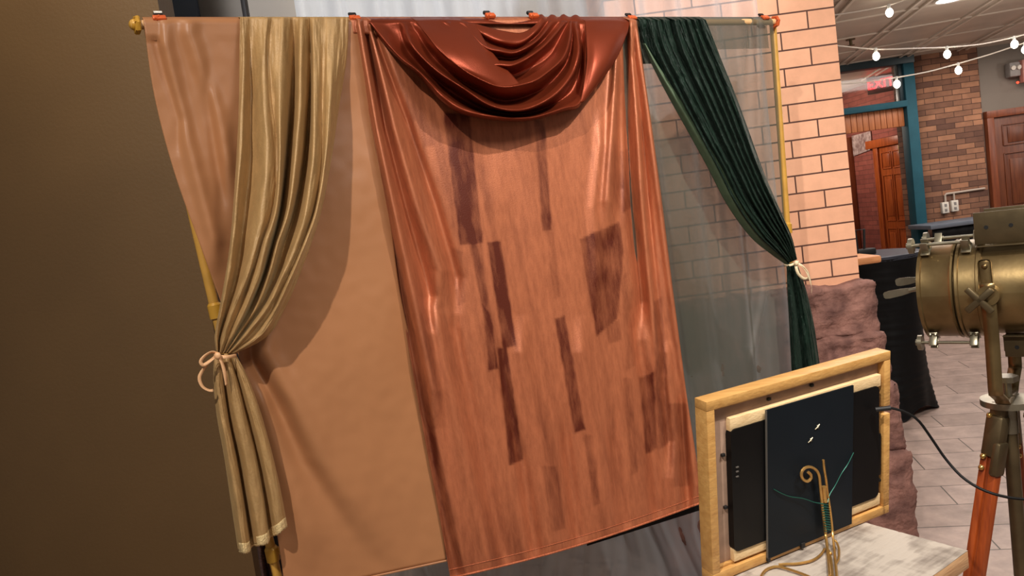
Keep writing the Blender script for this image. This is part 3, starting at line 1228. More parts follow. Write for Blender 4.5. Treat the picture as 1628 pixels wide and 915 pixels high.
def in_poly(x, y, P):
    """signed-ish soft inside test: returns distance inside (px), negative outside"""
    n = len(P)
    inside = False
    dmin = 1e9
    for i in range(n):
        (x0, y0), (x1, y1) = P[i], P[(i + 1) % n]
        if (y0 > y) != (y1 > y) and x < (x1 - x0) * (y - y0) / (y1 - y0) + x0:
            inside = not inside
        ex, ey = x1 - x0, y1 - y0
        t_ = max(0, min(1, ((x - x0) * ex + (y - y0) * ey) / (ex * ex + ey * ey)))
        dmin = min(dmin, math.hypot(x - x0 - ex * t_, y - y0 - ey * t_))
    return dmin if inside else -dmin


RF = [  # (centre line, width, amplitude)
    ([(563, 40), (588, 180), (612, 320), (640, 480), (670, 640), (700, 800), (725, 910)], (4, 13), -0.020),
    ([(571, 40), (598, 205), (628, 340), (660, 480), (690, 620)], (4, 12), 0.022),
    ([(581, 40), (612, 200), (648, 340), (684, 470)], (4, 11), -0.020),
    ([(588, 40), (628, 205), (664, 330), (700, 430)], (4, 12), 0.016),
    ([(594, 50), (646, 190), (690, 320), (724, 440)], (5, 11), -0.016),
    ([(1010, 40), (1028, 160), (1046, 300), (1066, 450), (1090, 620), (1108, 770)], (5, 10), 0.016),
    ([(1003, 40), (1012, 160), (1020, 300), (1035, 450), (1048, 560)], (4, 9), 0.020),
    ([(1008, 90), (1022, 230), (1036, 400), (1052, 560), (1064, 700)], (3, 9), -0.018),
    ([(994, 70), (997, 200), (1004, 330), (1020, 480)], (4, 9), -0.020),
    ([(980, 98), (974, 200), (966, 320)], (6, 10), 0.018),
    ([(985, 90), (984, 200), (985, 300)], (3, 8), -0.010),
    ([(954, 230), (944, 330), (950, 440)], (8, 10), 0.008),
    ([(690, 490), (720, 640), (752, 780), (775, 880)], (9, 14), 0.012),
    ([(722, 520), (752, 660), (780, 790), (800, 880)], (9, 14), -0.010),
    ([(800, 600), (830, 740), (850, 870)], (9, 12), -0.012), ([(830, 560), (858, 700), (878, 860)], (12, 16), 0.012),
    ([(900, 700), (918, 850)], (9, 12), -0.012), ([(925, 560), (950, 700), (965, 840)], (12, 16), 0.012),
    ([(975, 700), (990, 830)], (9, 12), -0.012), ([(1010, 520), (1030, 640), (1045, 810)], (10, 13), -0.014),
    ([(1060, 600), (1075, 790)], (8, 10), 0.01), ([(1085, 650), (1092, 790)], (7, 8), -0.012),
]


def rust_disp(s_, t_, x, y):
    o = 0.017 + 0.014 * min(1, t_ * 3)
    for pts, w, amp in RF:
        o += fold(x, y, pts, w, amp * 1.5)
    o += 0.006 * math.sin(x * 0.05 - y * 0.012) * t_
    o += 0.004 * noise.noise(Vector((x * 0.02, y * 0.006, 5.1)))
    return o if t_ > 0.03 else max(o, 0.016)


L_ = [(558, 32), (577, 130), (600, 250), (621, 375), (641, 500), (660, 610), (680, 720), (699, 820), (716, 918)]
R_ = [(1012, 33), (1025, 125), (1040, 230), (1054, 335), (1067, 440), (1080, 540), (1092, 630), (1105, 715), (1118, 797)]
NR, NC = 300, 230
Ls = uspline([(p[0], p[1], 0) for p in L_], NR)
Rs = uspline([(p[0], p[1], 0) for p in R_], NR)
rows, nap_shades = [], []
for i in range(NR):
    t_ = i / (NR - 1)
    row, nr = [], []
    for j in range(NC):
        s_ = j / (NC - 1)
        x = Ls[i].x + (Rs[i].x - Ls[i].x) * s_
        y = Ls[i].y + (Rs[i].y - Ls[i].y) * s_ + 9 * math.sin(math.pi * s_) * t_ ** 3
        row.append(BP(x, y, rust_disp(s_, t_, x, y)))
        v = 0.08
        for P, amp in NAP_SHADE:
            xs_, ys_ = [p[0] for p in P], [p[1] for p in P]
            if min(xs_) - 8 < x < max(xs_) + 8 and min(ys_) - 8 < y < max(ys_) + 8:
                d = in_poly(x, y, P)
                jit = 1.6 * noise.noise(Vector((x * 0.1, y * 0.05, 2)))
                k = min(1, max(0, (d + jit + 1.5) / 3.5))
                v = max(v, amp * k * (0.8 + 0.35 * noise.noise(Vector((x * 0.06, y * 0.03, 7)))))
        # streaky pile over the whole cloth
        v += 0.6 * max(0, noise.noise(Vector((x * 0.055 - y * 0.0125, y * 0.005, 11))) - 0.05) * (1.3 - 0.6 * s_)
        nr.append(v)
    rows.append(row)
    nap_shades.append(nr)
full = add_wrap(rows, 0.2)
nap_shades = [[0.1] * NC for _ in range(len(full) - NR)] + nap_shades
mb = MB()
mb.grid(full)
rv = mb.build('velvet_backdrop', M['rust'], angle=180, fix=True)
at = rv.data.attributes.new('nap_shade', 'FLOAT', 'POINT')
flat = [v for r in nap_shades for v in r]
at.data.foreach_set('value', flat)
md = rv.modifiers.new('thickness', 'SOLIDIFY')
md.thickness = 0.002
md.offset = 0
tag(rv, 'rust velvet center panel with dark brushed pile marks and painted fold shade', 'backdrop cloth')
mb = MB()
mb.tube([p + BN * 0.001 for p in rows[-1]], 0.0035, 6)
mb.tube([p + BN * 0.002 for p in rows[-6]], 0.0012, 5)
mb.build('hem', M['rust_hem'], rv)

# ---- rust satin swag
def srails(rails, na, nb):
    """rails across the swag (each from left end to right end), stacked top to bottom"""
    R = [spline([(x, y, o * 700) for x, y, o in r], na) for r in rails]
    rows = []
    for i in range(na):
        col = uspline([r[i] for r in R], nb)
        rows.append([BP(v.x, v.y, max(0.034, v.z / 700 + 0.006 * noise.noise(Vector((v.x * 0.035, v.y * 0.05, 2.2))))) for v in col])
    return rows


def U(pts, lo, off):
    """give a swag rail offsets: lo at the bar, off in the middle"""
    n = len(pts)
    off = max(0.036, 0.055 + (off - 0.055) * 1.6)
    out = []
    for i, (x, y) in enumerate(pts):
        k = math.sin(math.pi * i / (n - 1)) ** 0.6 if 0 < i < n - 1 else 0
        out.append((x, y, lo + (off - lo) * k))
    return out


MR = [(664, 33), (692, 69), (728, 104), (766, 127), (801, 138), (845, 130), (870, 115), (895, 92), (905, 65), (907, 34)]
inner = [
    U([(757, 38), (775, 43), (800, 49), (828, 52), (848, 42), (861, 27)], .036, .05),
    U([(752, 38), (772, 56), (800, 66), (826, 68), (850, 52), (866, 31)], .036, .062),
    U([(745, 36), (772, 64), (800, 75), (822, 77), (851, 60), (872, 33)], .036, .045),
    U([(735, 35), (768, 72), (795, 81), (820, 83), (853, 65), (878, 33)], .042, .085),
    U([(722, 35), (765, 84), (797, 92), (822, 92), (858, 70), (890, 33)], .036, .05),
    U([(708, 34), (760, 95), (797, 103), (822, 101), (863, 75), (900, 33)], .045, .095),
    U([(695, 34), (750, 104), (792, 116), (824, 112), (870, 82), (903, 34)], .036, .045),
    U([(680, 34), (735, 108), (785, 130), (826, 124), (876, 90), (905, 34)], .036, .05),
    U(MR, .036, .125),
]
outer = [
    U(MR, .036, .125),
    U([(658, 33), (690, 79), (730, 116), (770, 138), (803, 149), (845, 140), (872, 122), (898, 96), (907, 65), (909, 34)], .036, .105),
    U([(650, 33), (688, 90), (728, 125), (765, 147), (803, 160), (848, 148), (878, 128), (901, 98), (909, 65), (910, 34)], .036, .065),
    U([(645, 34), (672, 85), (712, 122), (752, 148), (795, 168), (842, 163), (878, 140), (904, 108), (914, 70), (912, 34)], .040, .09),
    U([(639, 34), (655, 72), (691, 110), (737, 141), (780, 168), (830, 175), (880, 153), (910, 118), (921, 77), (914, 34)], .042, .115),
    U([(630, 34), (650, 80), (688, 120), (733, 152), (783, 176), (838, 178), (888, 158), (915, 122), (924, 78), (919, 34)], .036, .055),
    U([(615, 34), (642, 84), (680, 121), (724, 158), (778, 181), (842, 182), (892, 164), (919, 140), (927, 80), (925, 34)], .036, .06),
    U([(600, 33), (630, 82), (668, 115), (708, 154), (742, 174), (790, 185), (845, 186), (895, 171), (923, 158), (931, 90), (931, 34)], .036, .10),
    U([(588, 33), (614, 68), (640, 96), (667, 116), (702, 157), (733, 178), (781, 188), (837, 190), (895, 175), (924, 163), (933, 100), (936, 34)], .036, .09),
    U([(586, 33), (611, 69), (637, 97), (664, 118), (700, 159), (731, 180), (780, 190), (837, 192), (895, 177), (924, 165), (934, 100), (938, 34)], .034, .05),
]
flap = [
    [(660, 33, .036), (695, 32, .036), (728, 33, .036), (757, 39, .037)],
    [(676, 52, .08), (710, 58, .085), (745, 66, .09), (775, 72, .08)],
    [(697, 78, .115), (730, 85, .12), (765, 94, .12), (797, 101, .10)],
    [(725, 103, .13), (755, 113, .135), (788, 121, .13), (814, 119, .11)],
    [(764, 128, .132), (785, 134, .132), (803, 139, .13), (827, 134, .12)],
]
right_flap = [
    [(930, 34, .036), (952, 33, .036), (980, 33, .036), (1001, 35, .036)],
    [(932, 60, .07), (950, 58, .08), (978, 56, .08), (996, 56, .06)],
    [(933, 95, .095), (946, 95, .11), (966, 95, .11), (978, 97, .09)],
    [(929, 130, .105), (938, 130, .115), (948, 131, .115), (953, 131, .10)],
    [(923, 164, .105), (925, 163, .105), (927, 162, .105), (929, 161, .10)],
]
swag = thing('satin_swag', loc3(0.9, 0.05, ZT), 'rust satin swag draped in deep curved folds over the center of the crossbar', 'swag')
mb = MB()
mb.grid(srails(inner, 70, 70))
mb.build('inner_folds', M['swag'], swag, angle=180, solid=0.0012)
mb = MB()
mb.grid(srails(outer, 90, 80))
mb.build('outer_folds', M['swag'], swag, angle=180, solid=0.0012)
mb = MB()
mb.grid(rail_cloth([list(c) for c in zip(*flap)], 40, 40, wrap=True))
mb.build('left_flap', M['swag'], swag, angle=180, solid=0.0012)
mb = MB()
mb.grid(rail_cloth([list(c) for c in zip(*right_flap)], 40, 40, wrap=True))
mb.build('right_flap', M['swag'], swag, angle=180, solid=0.0012)
# bunched cloth lying on the bar
mb = MB()
top = []
for k in range(120):
    x = 586 + (1001 - 586) * k / 119
    bump_ = 1.5 + 2.5 * abs(noise.noise(Vector((x * 0.09, 0, 4)))) + (6 if 845 < x < 925 else 0) * abs(math.sin(x * 0.17))
    dip = 8 * gauss(x - 810, 28)
    fr = [BP(x, 38, 0.034), BP(x, 33 + dip * 0.6, 0.03), BP(x, 31 - bump_ + dip, 0.012), BP(x, 31 - bump_ + dip, -0.012), BP(x, 45, -0.022), BP(x, 90, -0.022)]
    top.append(fr)
mb.grid(top)
mb.build('bar_roll', M['swag'], swag, angle=180, solid=0.0012)

# ---- gold velvet curtain
GY = [28, 92, 174, 256, 333, 388, 437, 487, 533, 561]
GR = [
    ([382, 381, 380, 376, 371, 366, 359, 350, 342, 345], -.020), ([388, 387, 385, 382, 376, 370, 363, 354, 345, 346], .010),
    ([396, 400, 401, 398, 390, 384, 376, 363, 350, 348], -.030), ([420, 418, 420, 424, 417, 405, 391, 371, 356, 350], .026),
    ([433, 429, 434, 440, 432, 414, 400, 382, 363, 353], .006), ([452, 450, 447, 446, 440, 424, 412, 392, 370, 355], .030),
    ([467, 467, 464, 457, 447, 434, 420, 399, 374, 357], -.048), ([480, 478, 476, 469, 459, 441, 428, 408, 378, 359], .022),
    ([491, 493, 492, 485, 470, 452, 438, 413, 383, 361], -.040), ([497, 499, 499, 497, 486, 470, 450, 424, 390, 364], .030),
    ([511, 512, 512, 511, 499, 478, 456, 432, 400, 367], .006), ([530, 527, 524, 517, 504, 485, 465, 442, 412, 370], .026),
    ([544, 541, 533, 523, 508, 490, 471, 448, 420, 373], -.008), ([554, 551, 538, 526, 511, 494, 476, 454, 426, 375], -.030),
]
GA = [0.25, 0.75, 1.15, 1.35, 1.35, 1.25, 1.1, 0.85, 0.6, 0.35]
GB = [0.034, 0.050, 0.075, 0.095, 0.11, 0.115, 0.115, 0.105, 0.09, 0.075]
rails = [[(x, y, b0 + off * a0) for x, y, a0, b0 in zip(xs, GY, GA, GB)] for xs, off in GR]
# top edge wobbles where the velvet bunches on the bar
rows = rail_cloth(rails, 190, 150, wrap=True, wrinkle=0.006, seed=2.2)
gold = thing('velvet_curtain', loc3(0.25, 0.05, 0.6), 'gold velvet curtain gathered at left and tied with a peach ribbon', 'curtain')
mb = MB()
mb.grid(rows)
mb.build('upper_drape', M['gold'], gold, angle=180, solid=0.002)
LD = [
    ([(341, 561), (340, 610), (346, 666), (357, 726), (368, 800), (379, 874)], -.014),
    ([(344, 561), (346, 610), (353, 666), (365, 728), (377, 802), (387, 876)], .016),
    ([(349, 561), (353, 610), (361, 666), (374, 732), (386, 803), (396, 874)], .006),
    ([(352, 562), (357, 610), (365, 666), (379, 732), (391, 800), (401, 864)], -.028),
    ([(356, 562), (364, 606), (374, 660), (388, 724), (400, 796), (411, 864)], .016),
    ([(361, 562), (373, 604), (386, 658), (402, 722), (415, 788), (425, 860)], .014),
    ([(365, 562), (378, 602), (392, 656), (408, 720), (420, 784), (430, 850)], -.020),
    ([(369, 562), (384, 600), (400, 652), (416, 712), (430, 776), (441, 846)], .014),
    ([(372, 562), (390, 598), (408, 648), (425, 706), (440, 768), (451, 838)], .010),
    ([(374, 562), (393, 598), (411, 646), (428, 704), (443, 766), (456, 833)], -.014),
]
la = [0.3, 0.8, 1, 1.1, 1.2, 1.3]
lb_ = [0.075, 0.075, 0.072, 0.07, 0.068, 0.066]
rails = [[(x, y, b0 + off * a0) for (x, y), a0, b0 in zip(pp, la, lb_)] for pp, off in LD]
rows = rail_cloth(rails, 120, 110, wrap=False, wrinkle=0.004, seed=6.0)
mb = MB()
mb.grid(rows)
mb.build('lower_drape', M['gold'], gold, angle=180, solid=0.002)
mb = MB()
mb.grid([[p + BN * 0.0025 for p in rows[k]] for k in range(105, 110)] + [[p + BN * 0.001 - Vector((0, 0, 0.004 + 0.003 * random.random())) for p in rows[-1]]])
mb.build('hem', M['hem'], gold, angle=180, solid=0.001)


def ribbon(pts, w, off, m, mb, tw=0.0):
    P = spline([(x, y, o * 700) for x, y, o in [(p[0], p[1], (p[2] if len(p) > 2 else off)) for p in pts]], 26)
    P = [BP(v.x, v.y, v.z / 700) for v in P]
    ws = []
    for i in range(len(P)):
        d = (P[min(i + 1, len(P) - 1)] - P[max(i - 1, 0)]).normalized()
        side = d.cross(BN).normalized()
        a = tw * math.sin(i * 0.35)
        ws.append((side * math.cos(0.5 + a) + BN * math.sin(0.5 + a)) * w)
    mb.strip(P, ws)


rb1 = thing('ribbon_tie', BP(345, 565, 0.09), 'peach satin ribbon bow knotted round the gold curtain', 'ribbon')
mb = MB()
ribbon([(340, 563, .07), (346, 566, .10), (358, 567, .112), (368, 566, .10), (376, 564, .075)], 0.009, 0.1, None, mb)
mb.build('band', M['ribbon_gold'], rb1, angle=180, solid=0.001)
mb = MB()
ribbon([(346, 562, .11), (337, 559, .115), (326, 565, .12), (319, 574, .12), (323, 580, .12), (333, 574, .115), (344, 565, .11)], 0.008, 0.11, None, mb, 0.3)
mb.build('bow_loop', M['ribbon_gold'], rb1, angle=180, solid=0.0008)
mb = MB()
ribbon([(345, 565, .112), (331, 577, .11), (320, 592, .108), (317, 602, .108), (322, 614, .108), (332, 620, .107), (339, 620, .106)], 0.008, 0.11, None, mb, 0.4)
ribbon([(347, 565, .112), (353, 577, .115), (357, 592, .115), (360, 612, .112)], 0.0085, 0.11, None, mb, 0.2)
mb.build('tail', M['ribbon_gold'], rb1, angle=180, solid=0.0008)
mb = MB()
mb.ball(BP(346, 565, 0.116), 0.008, (1, 0.8, 1.1))
mb.build('knot', M['ribbon_gold'], rb1)

# ---- green velvet curtain
GL = [(1016, 32), (1023, 68), (1038, 102), (1060, 145), (1095, 208), (1126, 264), (1158, 325), (1194, 374), (1226, 401), (1251, 419)]
GRt = [(1122, 32), (1136, 68), (1150, 104), (1168, 148), (1190, 208), (1208, 258), (1225, 300), (1243, 340), (1259, 378), (1267, 412)]
ga = [0.3, 0.6, 0.9, 1, 1, 1, 1, 0.8, 0.55, 0.3]
gb = [0.032, 0.040, 0.055, 0.07, 0.085, 0.095, 0.10, 0.095, 0.085, 0.07]
prof = [(0, -.035), (.05, -.03), (.12, -.02), (.17, .020), (.22, -.012), (.27, .024), (.33, .012), (.38, .020), (.43, -.012), (.47, -.045), (.52, .026), (.58, .006), (.63, .024), (.68, -.020),
        (.73, .020), (.78, -.016), (.83, .022), (.88, -.012), (.93, .020), (.97, .0), (1, -.025)]
rails = []
for fr, off in prof:
    r = []
    for i, (a, b_) in enumerate(zip(GL, GRt)):
        k = off
        if abs(fr - .47) < .01 and i > 3:
            k = -0.02
        r.append((a[0] + (b_[0] - a[0]) * fr, a[1] + (b_[1] - a[1]) * fr, gb[i] + k * ga[i]))
    rails.append(r)
green = thing('velvet_curtain', loc3(1.8, 0.05, 0.6), 'dark green crushed velvet curtain swept right and tied with a cream ribbon', 'curtain')
mb = MB()
mb.grid(rail_cloth(rails, 220, 150, wrap=True, wrinkle=0.012, seed=9.0))
mb.build('upper_drape', M['green'], green, angle=180, solid=0.002)
# turned-back lighter edge along the left
tb = []
for i, (a, w_) in enumerate(zip(GL, [0, 3, 8, 14, 18, 20, 19, 15, 9, 4])):
    n_ = GRt[i]
    dx, dy = n_[0] - a[0], n_[1] - a[1]
    k = 1 / math.hypot(dx, dy)
    tb.append(((a[0] - dx * k * 1.5, a[1] - dy * k * 1.5 + 1, gb[i] - 0.03 * ga[i]), (a[0] + dx * k * w_ * 0.5, a[1] + dy * k * w_ * 0.5 + 1, gb[i] + 0.0 * ga[i]), (a[0] + dx * k * w_, a[1] + dy * k * w_ + 1, gb[i] + 0.002 * ga[i])))
mb = MB()
mb.grid(rail_cloth([[q[k] for q in tb[1:]] for k in range(3)], 16, 100, wrap=False))
tag(mb.build('turned_edge', M['green_back'], green, angle=180, solid=0.001), 'paler green turned-back edge')
LD = [
    ([(1251, 418), (1252, 460), (1255, 515), (1258, 575), (1262, 640), (1268, 720)], -.010),
    ([(1254, 418), (1257, 460), (1262, 515), (1267, 575), (1272, 640), (1279, 720)], .016),
    ([(1257, 418), (1263, 460), (1270, 515), (1276, 575), (1282, 640), (1290, 720)], -.016),
    ([(1260, 417), (1269, 460), (1277, 515), (1284, 575), (1291, 640), (1299, 720)], .012),
    ([(1263, 417), (1275, 460), (1285, 514), (1293, 574), (1301, 640), (1309, 720)], .014),
    ([(1265, 416), (1279, 460), (1290, 513), (1299, 574), (1308, 640), (1317, 720)], .0),
    ([(1266, 416), (1281, 460), (1293, 512), (1302, 573), (1311, 640), (1321, 720)], -.02),
]
rails = [[(x, y, 0.07 + off * a0) for (x, y), a0 in zip(pp, la)] for pp, off in LD]
mb = MB()
mb.grid(rail_cloth(rails, 90, 90, wrap=False, wrinkle=0.008, seed=4.0))
mb.build('lower_drape', M['green'], green, angle=180, solid=0.002)
rb2 = thing('ribbon_tie', BP(1262, 418, 0.09), 'cream ribbon bow knotted round the green curtain', 'ribbon')
mb = MB()
ribbon([(1247, 421, .07), (1253, 422, .10), (1260, 420, .108), (1267, 417, .10), (1270, 415, .075)], 0.008, 0.1, None, mb)
mb.build('band', M['ribbon_cream'], rb2, angle=180, solid=0.001)
mb = MB()
ribbon([(1266, 417, .11), (1276, 422, .118), (1284, 431, .118), (1286, 440, .118), (1279, 443, .118), (1270, 436, .118), (1266, 426, .115), (1266, 418, .11)], 0.010, 0.11, None, mb, 0.3)
mb.build('bow_loop', M['ribbon_cream'], rb2, angle=180, solid=0.0008)
mb = MB()
ribbon([(1267, 418, .112), (1277, 425, .12), (1286, 440, .12), (1290, 455, .115), (1290, 466, .112)], 0.010, 0.11, None, mb, 0.3)
mb.build('tail', M['ribbon_cream'], rb2, angle=180, solid=0.0008)
mb = MB()
mb.ball(BP(1266, 418, 0.116), 0.008, (1, 0.8, 1.1))
mb.build('knot', M['ribbon_cream'], rb2)

# dark brown cloth hanging behind the left upright
rows = []
for i in range(30):
    t_ = i / 29
    y = 850 + 110 * t_
    row = []
    for j in range(14):
        s_ = j / 13
        row.append(BP(407 + 20 * s_ + 17 * t_, y, -0.075 + 0.008 * math.sin(s_ * 9) + 0.006 * noise.noise(Vector((s_ * 6, t_ * 8, 0)))))
    rows.append(row)
mb = MB()
mb.grid(rows)
tag(mb.build('cloth_strip', M['brown_fur'], angle=180, solid=0.006), 'dark brown strip of cloth hanging behind the left upright', 'cloth')

# ---- spring clamps on the bar
def clamp():
    t = thing('spring_clamp', (0, 0, 0), 'x', 'clamp', 'spring clamps on the crossbar')
    mb = MB()
    for s_ in (-1, 1):
        mb.tube(spline([(-0.012, 0.016 * s_, -0.016), (0.0, 0.017 * s_, 0.0), (0.0, 0.009 * s_, 0.012), (0.0, 0.012 * s_, 0.03)], 12), 0.005, 8)
        mb.box((0.0, 0.016 * s_, -0.006), (0.036, 0.008, 0.022), None, 0.003)
    mb.build('body', M['orange'], t)
    for s_ in (-1, 1):
        mb = MB()
        mb.box((0, 0.013 * s_, 0.026), (0.026, 0.007, 0.014), None, 0.003)
        mb.build('handle_grip', M['black_tip'], t)
    mb = MB()
    mb.cyl((-0.018, 0, 0.012), (0.018, 0, 0.012), 0.004)
    mb.build('pivot_pin', M['nickel'], t)
    return t


def copy_tree(o):
    r = o.copy()
    COL.objects.link(r)
    for ch in [c for c in bpy.data.objects if c.parent == o]:
        c = ch.copy()
        COL.objects.link(c)
        c.parent = r
    return r


CL = [(253, 29, 'orange spring clamp at the left end of the crossbar, white sticker on it'), (563, 31, 'orange spring clamp between the gold curtain and the rust velvet'),
      (777, 33, 'orange spring clamp in the dip at the middle of the swag'), (846, 33, 'orange spring clamp at the bunched folds right of the swag dip'),
      (1003, 33, 'orange spring clamp between the rust velvet and the green curtain'), (1214, 30, 'orange spring clamp at the right end of the crossbar by the brick pier')]
proto = clamp()
for i, (x, y, lab) in enumerate(CL):
    c = proto if i == 0 else copy_tree(proto)
    p = BP(x, y, 0.0)
    a = locof(p)[0]
    c.location = loc3(a, -0.006, ZB + 0.004)
    c.rotation_euler = (-0.8, 0, math.atan2(BA.y, BA.x))
    c.scale = (0.85, 1.5 if i in (2, 3) else 1.1, 0.8)
    c['label'] = lab
mb = MB()
c0 = proto
mb.box((0, -0.0175, 0.027), (0.022, 0.001, 0.011))
st = mb.build('sticker', M['white_tag'])
st.parent = proto
tag(st, 'white printed sticker')

# ---- white chiffon hung behind the stand
YC = 3.10
cx0, cx1 = aty(470, 20, YC).x, aty(1203, 20, YC).x
rows = []
NRW, NCW = 110, 260
for i in range(NRW):
    z = 3.3 - 3.28 * i / (NRW - 1)
    low = max(0, (0.95 - z) / 0.95)
    row = []
    for j in range(NCW):
        s_ = j / (NCW - 1)
        x = cx0 + (cx1 - cx0) * s_
        y = YC + 0.028 * math.sin(s_ * 74 + 1.3 * math.sin(s_ * 9)) + 0.012 * math.sin(s_ * 151 + 0.4)
        y += low * (0.11 * noise.noise(Vector((x * 2.2 + z * 1.6, z * 2.0, 1.7))) + 0.05 * noise.noise(Vector((x * 5 - z * 4, z * 4.5, 7.7))) - 0.12 * low)
        x += low * 0.05 * math.sin(z * 7 + s_ * 12)
        row.append(Vector((x, min(y, YC + 0.06), z)))
    rows.append(row)
mb = MB()
mb.grid(rows)
wc = mb.build('chiffon_curtain', M['white_sheer'], angle=180)
tag(wc, 'long white sheer chiffon curtain hanging behind the backdrop stand', 'curtain')

# ------------------------------------------------------------------ black cocktail table
tc_ = Vector((2.41, 5.0, 0))
tz = aty(1440, 396, 5.0).z
t = thing('cocktail_table', tc_, 'tall cocktail table in a stretchy black cover beside the brick pier', 'table')
mb = MB()
rows = []
for i in range(70):
    k = i / 69
    z = (tz - 0.02) * (1 - k) + 0.005 * k
    rr = 0.235 + 0.05 * (1 - k) ** 2 + 0.045 * k ** 2.2
    rr += 0.0022 * math.sin(k * 150 + 2 * math.sin(k * 20)) * (0.3 + k)
    row = []
    for j in range(97):
        a = 2 * math.pi * j / 96
        sq = 1 + (0.10 * math.cos(4 * (a + 0.25)) + 0.04 * math.cos(8 * (a + .25))) * k ** 4
        zz = z + (0.03 * (1 - math.cos(4 * (a + 0.25))) * k ** 8)
        wr = 0.003 * noise.noise(Vector((math.cos(a) * 2, math.sin(a) * 2, z * 30)))
        row.append(Vector((tc_.x + (rr * sq + wr) * math.cos(a), tc_.y + (rr * sq + wr) * math.sin(a), zz)))
    rows.append(row)
mb.grid(rows)
mb.build('stretch_cover', M['spandex'], t, angle=180)
mb = MB()
mb.cyl((tc_.x, tc_.y, tz - 0.03), (tc_.x, tc_.y, tz - 0.004), 0.285, seg=64)
mb.cyl((tc_.x, tc_.y, tz - 0.004), (tc_.x, tc_.y, tz), 0.285, 0.28, seg=64)
mb.build('tabletop', M['dark_top'], t)
# small black stand on that table
q = aty(1369, 392, 5.0)
q.z = tz
t = thing('display_stand', q, 'small black wire stand on the dark cocktail tabletop beside the pier', 'stand')
mb = MB()
mb.box(q + Vector((0.02, 0, 0.02)), (0.12, 0.08, 0.04), None, 0.006)
mb.build('base', M['black_tip'], t)
mb = MB()
mb.tube([q + Vector((-0.025, 0, 0.03)), q + Vector((-0.03, 0, 0.17)), q + Vector((0.03, 0, 0.17)), q + Vector((0.02, 0, 0.03))], 0.008)
mb.build('wire_arm', M['black_tip'], t)
# wooden ledge poking out behind the pier
e0, e1 = aty(1345, 410, 4.0), aty(1402, 406, 4.0)
t = thing('bar_ledge', ((e0.x + e1.x) / 2 - 0.2, 4.1, 0), 'light wooden ledge poking out from behind the brick pier', 'shelf')
mb = MB()
mb.box(((e1.x + e0.x - 0.5) / 2, 4.12, e1.z - 0.017), (e1.x - e0.x + 0.5, 0.24, 0.04), None, 0.012)
mb.build('board', M['bar_wood'], t)
mb = MB()
mb.box((e0.x - 0.3, 4.12, (e1.z - 0.037) / 2), (0.06, 0.08, e1.z - 0.037), None, 0.005)
mb.build('leg', M['bar_wood'], t)

# ------------------------------------------------------------------ plank table in front
TZ = 0.85
C0 = Vector((0.812, 1.410, TZ))
ea = Vector((-0.55, 0.835, 0)).normalized()
eb = Vector((ea.y * -1, ea.x, 0))      # towards the viewer and left
rt_ = Matrix((eb, ea, EZ)).transposed()
t = thing('plank_table', C0 + eb * 0.45 + ea * 0.15 - Vector((0, 0, TZ)), 'weathered gray plank table with pale cut end, picture frame standing on it', 'table')
sx, sy, sz = 0.92, 0.275, 0.034
mb = MB()
rows = []
nx_, ny_ = 120, 40
for j in range(ny_ + 1):
    row = []
    for i in range(nx_ + 1):
        p = C0 + eb * (sx * i / nx_) + ea * (sy * j / ny_)
        q = Vector((i / nx_ * sx, j / ny_ * sy, 0))
        p.z += 0.0010 * noise.fractal(Vector((q.x * 16, q.y * 120, 0)), 1, 2, 4) - 0.001
        row.append(p)
    rows.append(row)
mb.grid(rows)
o = mb.build('tabletop', M['slab'], t, angle=180)
mb = MB()
mb.box(C0 + eb * sx / 2 + ea * sy / 2 - EZ * (sz / 2 + 0.0022), (sx, sy, sz), rt_, 0.002)
tag(mb.build('plank', M['slab_end'], t), 'pale raw cut edge')
for k in (0.16, 0.76):
    mb = MB()
    mb.box(C0 + eb * k + ea * sy / 2 - EZ * (sz + (TZ - sz) / 2), (0.04, sy - 0.1, TZ - sz - 0.002), rt_, 0.004)
    mb.build('leg', M['slab_end'], t)

# ------------------------------------------------------------------ picture frame seen from the back
FO = Vector((0.3109, 1.4084, 0.8515))
yaw, lean, FW, FH = 0.4296, 0.1123, 0.4969, 0.3721
FA = Vector((math.cos(yaw), math.sin(yaw), 0))
FBk = Vector((math.sin(yaw), -math.cos(yaw), 0))
FU = EZ * math.cos(lean) + FBk * math.sin(lean)
FN = FBk * math.cos(lean) - EZ * math.sin(lean)
frot = Matrix((FA, FU, FN)).transposed()


def FL(a, h, n):
    return FO + FA * a + FU * h + FN * n


def fpx(x, y, n=0.0):
    p = onplane(x, y, FO + FN * n, FN) - FO
    return p.dot(FA), p.dot(FU)


def fbox(mb, a0, a1, h0, h1, n0, n1, bev=0.001):
    mb.box(FL((a0 + a1) / 2, (h0 + h1) / 2, (n0 + n1) / 2), (abs(a1 - a0), abs(h1 - h0), abs(n1 - n0)), frot, bev)


pf = thing('picture_frame', FL(FW / 2, 0, -0.015), 'golden wood picture frame seen from its back, black panel inside', 'picture frame')
TH, DP = 0.019, 0.034
nch = fpx(1408, 652)[1]     # notch where the cord leaves
for (a0, a1, h0, h1) in ((0, FW, FH - TH, FH), (0, FW, 0, TH), (0, TH, TH, FH - TH), (FW - TH, FW, TH, nch - 0.009), (FW - TH, FW, nch + 0.009, FH - TH)):
    mb = MB()
    fbox(mb, a0, a1, h0, h1, -DP, 0, 0.0015)
    # rabbet step on the inner side
    if h1 - h0 < 0.05:
        hh = (h0 - 0.006, h0) if h0 > 0.1 else (h1, h1 + 0.006)
        fbox(mb, TH, FW - TH, hh[0], hh[1], -DP, -0.010, 0.001)
    mb.build('rail' if h1 - h0 < 0.05 else 'stile', M['frame_wood'], pf)
mb = MB()
fbox(mb, FW - TH, FW, nch - 0.01, nch + 0.01, -DP, -0.014, 0.001)
mb.build('stile', M['frame_wood'], pf)
mb = MB()
